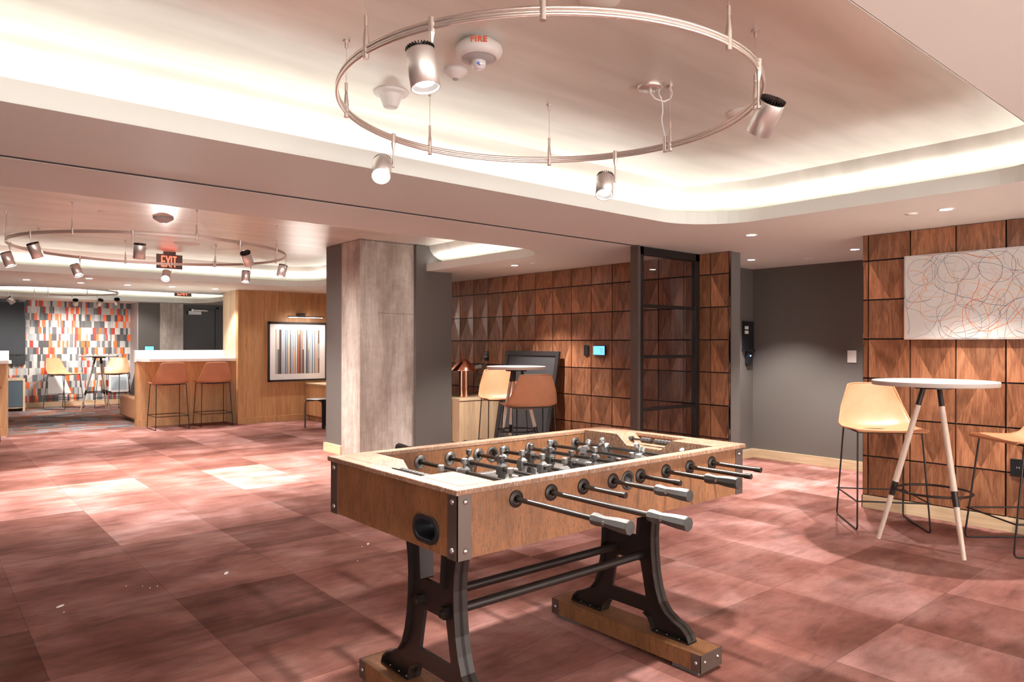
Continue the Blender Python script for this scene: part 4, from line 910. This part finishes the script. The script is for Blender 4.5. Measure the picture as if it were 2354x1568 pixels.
# ------------------------------------------------------------------ far lounge
t = thing('sofa', 'tan and grey sofa end standing behind the white counter', 'sofa', (3.0, 12.9, 0))
MB().box(2.72, 3.35, 12.35, 13.45, .06, .41).build('seat', 'leather_pale', t, bevel=.03)
m2 = MB().prism([(2.86, .41), (2.98, .95), (3.02, .95), (3.10, .41)], FY, 12.30, 13.4); m2.build('backrest', 'fabric_grey', t, bevel=.01)
MB().box(2.80, 3.30, 12.4, 13.4, 0, .06).build('plinth', 'oak_honey', t)
t = thing('television', 'large dark wall television at the left edge on the striped wall', 'television', (.9, 16.75, .86))
MB().box(.0, 1.737, 16.72, 16.78, 1.045, 2.085).build('bezel', 'plastic_black', t); MB().box(.02, 1.72, 16.715, 16.72, 1.065, 2.065).build('screen', 'screen_glass', t); MB().box(.2, 1.5, 16.78, 16.797, 1.3, 1.8).build('mount', 'plastic_black', t)
tag(MB().box(.5, 1.737, 16.70, 16.796, .853, 1.03).build('soundbar', 'plastic_black', bevel=.004), 'deep black soundbar mounted below the television', 'speaker')
t = thing('media_cabinet', 'low media cabinet with a slate door and pink-oak frame below the television', 'cabinet', (1.2, 16.25, 0))
MB().box(.1, 1.66, 16.0, 16.6, .575, .61).box(1.625, 1.66, 16.0, 16.6, 0, .575).box(.1, .135, 16.0, 16.6, 0, .575).box(.1, 1.66, 16.57, 16.6, .06, .575).box(.1, 1.66, 16.02, 16.6, .06, .08).build('cabinet_frame', 'oak_pale', t)
MB().box(.14, .875, 16.01, 16.03, .085, .57).build('door', 'fabric_slate', t); MB().box(.88, 1.62, 16.01, 16.03, .085, .57).build('door', 'fabric_slate', t)
tag(MB().prism([(2.12, .26), (2.52, .26), (2.40, .60), (2.12, .60)], FY, 16.785, 16.796).build('paper_sheet', 'paper_white'), 'pale sheet leaning on the striped wall behind the far left stool', 'paper')
t = thing('framed_picture', 'small white framed picture leaning on the striped wall behind the far right stool', 'artwork', (3.38, 16.76, .25))
MB().box(3.19, 3.56, 16.75, 16.775, .25, .62).build('picture_frame', 'paper_white', t); MB().box(3.23, 3.52, 16.745, 16.75, .30, .57).build('picture', 'print_grey', t)
o = tag(MB().box(3.735, 3.915, 16.175, 16.2, 1.12, 1.215).build('touchscreen', 'plastic_black'), 'small touchscreen glowing teal on the far grey wall above the counter', 'touchscreen')
MB().box(3.742, 3.908, 16.171, 16.175, 1.126, 1.209).build('screen', 'screen_teal', o)
# ------------------------------------------------------------------ scraps on the carpet
def scrap(x, y, r, a, label, grp=None):
    m2 = MB(); n = 12; top = [(x + rot2((r * math.cos(q * PI / 6) * (1 + .15 * math.sin(q * 2.3)), r * .42 * math.sin(q * PI / 6)), a)[0], y + rot2((r * math.cos(q * PI / 6), r * .42 * math.sin(q * PI / 6)), a)[1]) for q in range(n)]
    m2.prism(top, FZ, 0.0, .003); return tag(m2.build('paper_scrap', 'debris'), label, 'scrap', grp)
scrap(.558, 4.002, .020, .6, 'white paper scrap lying farthest left on the rose carpet')
scrap(1.335, 3.994, .022, .9, 'white paper scrap on the rose carpet between the left edge and the foosball table')
scrap(2.214, 4.002, .017, .9, 'white paper scrap on the carpet nearest the foosball table')
for x, y in ((.865, 4.113), (.953, 4.005), (.558, 3.901), (.989, 4.009), (.93, 4.06), (2.156, 3.975), (1.994, 3.728)):
    scrap(x, y, .005, 1, 'tiny white crumb on the rose carpet', 'white crumbs on the carpet')

# ------------------------------------------------------------------ light, world, camera
def area(loc, sx_, sy_, e, col=(1, .93, .86), rot=(0, 0, 0)):
    l = bpy.data.lights.new('room_light', 'AREA'); l.shape = 'RECTANGLE'; l.size = sx_; l.size_y = sy_; l.energy = e; l.color = col
    o = bpy.data.objects.new('room_light', l); COL.objects.link(o); o.location = loc; o.rotation_euler = rot; return o
wd = bpy.data.worlds.new('world'); S.world = wd; wd.use_nodes = True; wd.node_tree.nodes['Background'].inputs[0].default_value = (1.0, .985, .95, 1); wd.node_tree.nodes['Background'].inputs[1].default_value = 1.7
cam = bpy.data.cameras.new('camera'); cam.sensor_width = 36; cam.lens = 1630 / 2354 * 36; cam.shift_y = 8.5 / 2354; cam.clip_start = .05
co = bpy.data.objects.new('camera', cam); COL.objects.link(co)
co.matrix_world = Matrix.Translation((0, 0, 1.263)) @ Matrix.Rotation(-math.atan(1387 / 1630), 4, 'Z') @ Matrix.Rotation(PI / 2, 4, 'X') @ Matrix.Rotation(.0022, 4, 'Z')
S.camera = co
S.view_settings.view_transform = 'Standard'; S.view_settings.look = 'None'; S.view_settings.exposure = 2.0; S.view_settings.gamma = 1.0; S.view_settings.use_curve_mapping = False
cy = S.cycles; cy.use_adaptive_sampling = True; cy.adaptive_threshold = .09; cy.adaptive_min_samples = 16; cy.max_bounces = 6; cy.diffuse_bounces = 3; cy.glossy_bounces = 2; cy.transmission_bounces = 6; cy.transparent_max_bounces = 6; cy.sample_clamp_indirect = 6; cy.use_denoising = True
cy.caustics_reflective = False; cy.caustics_refractive = False
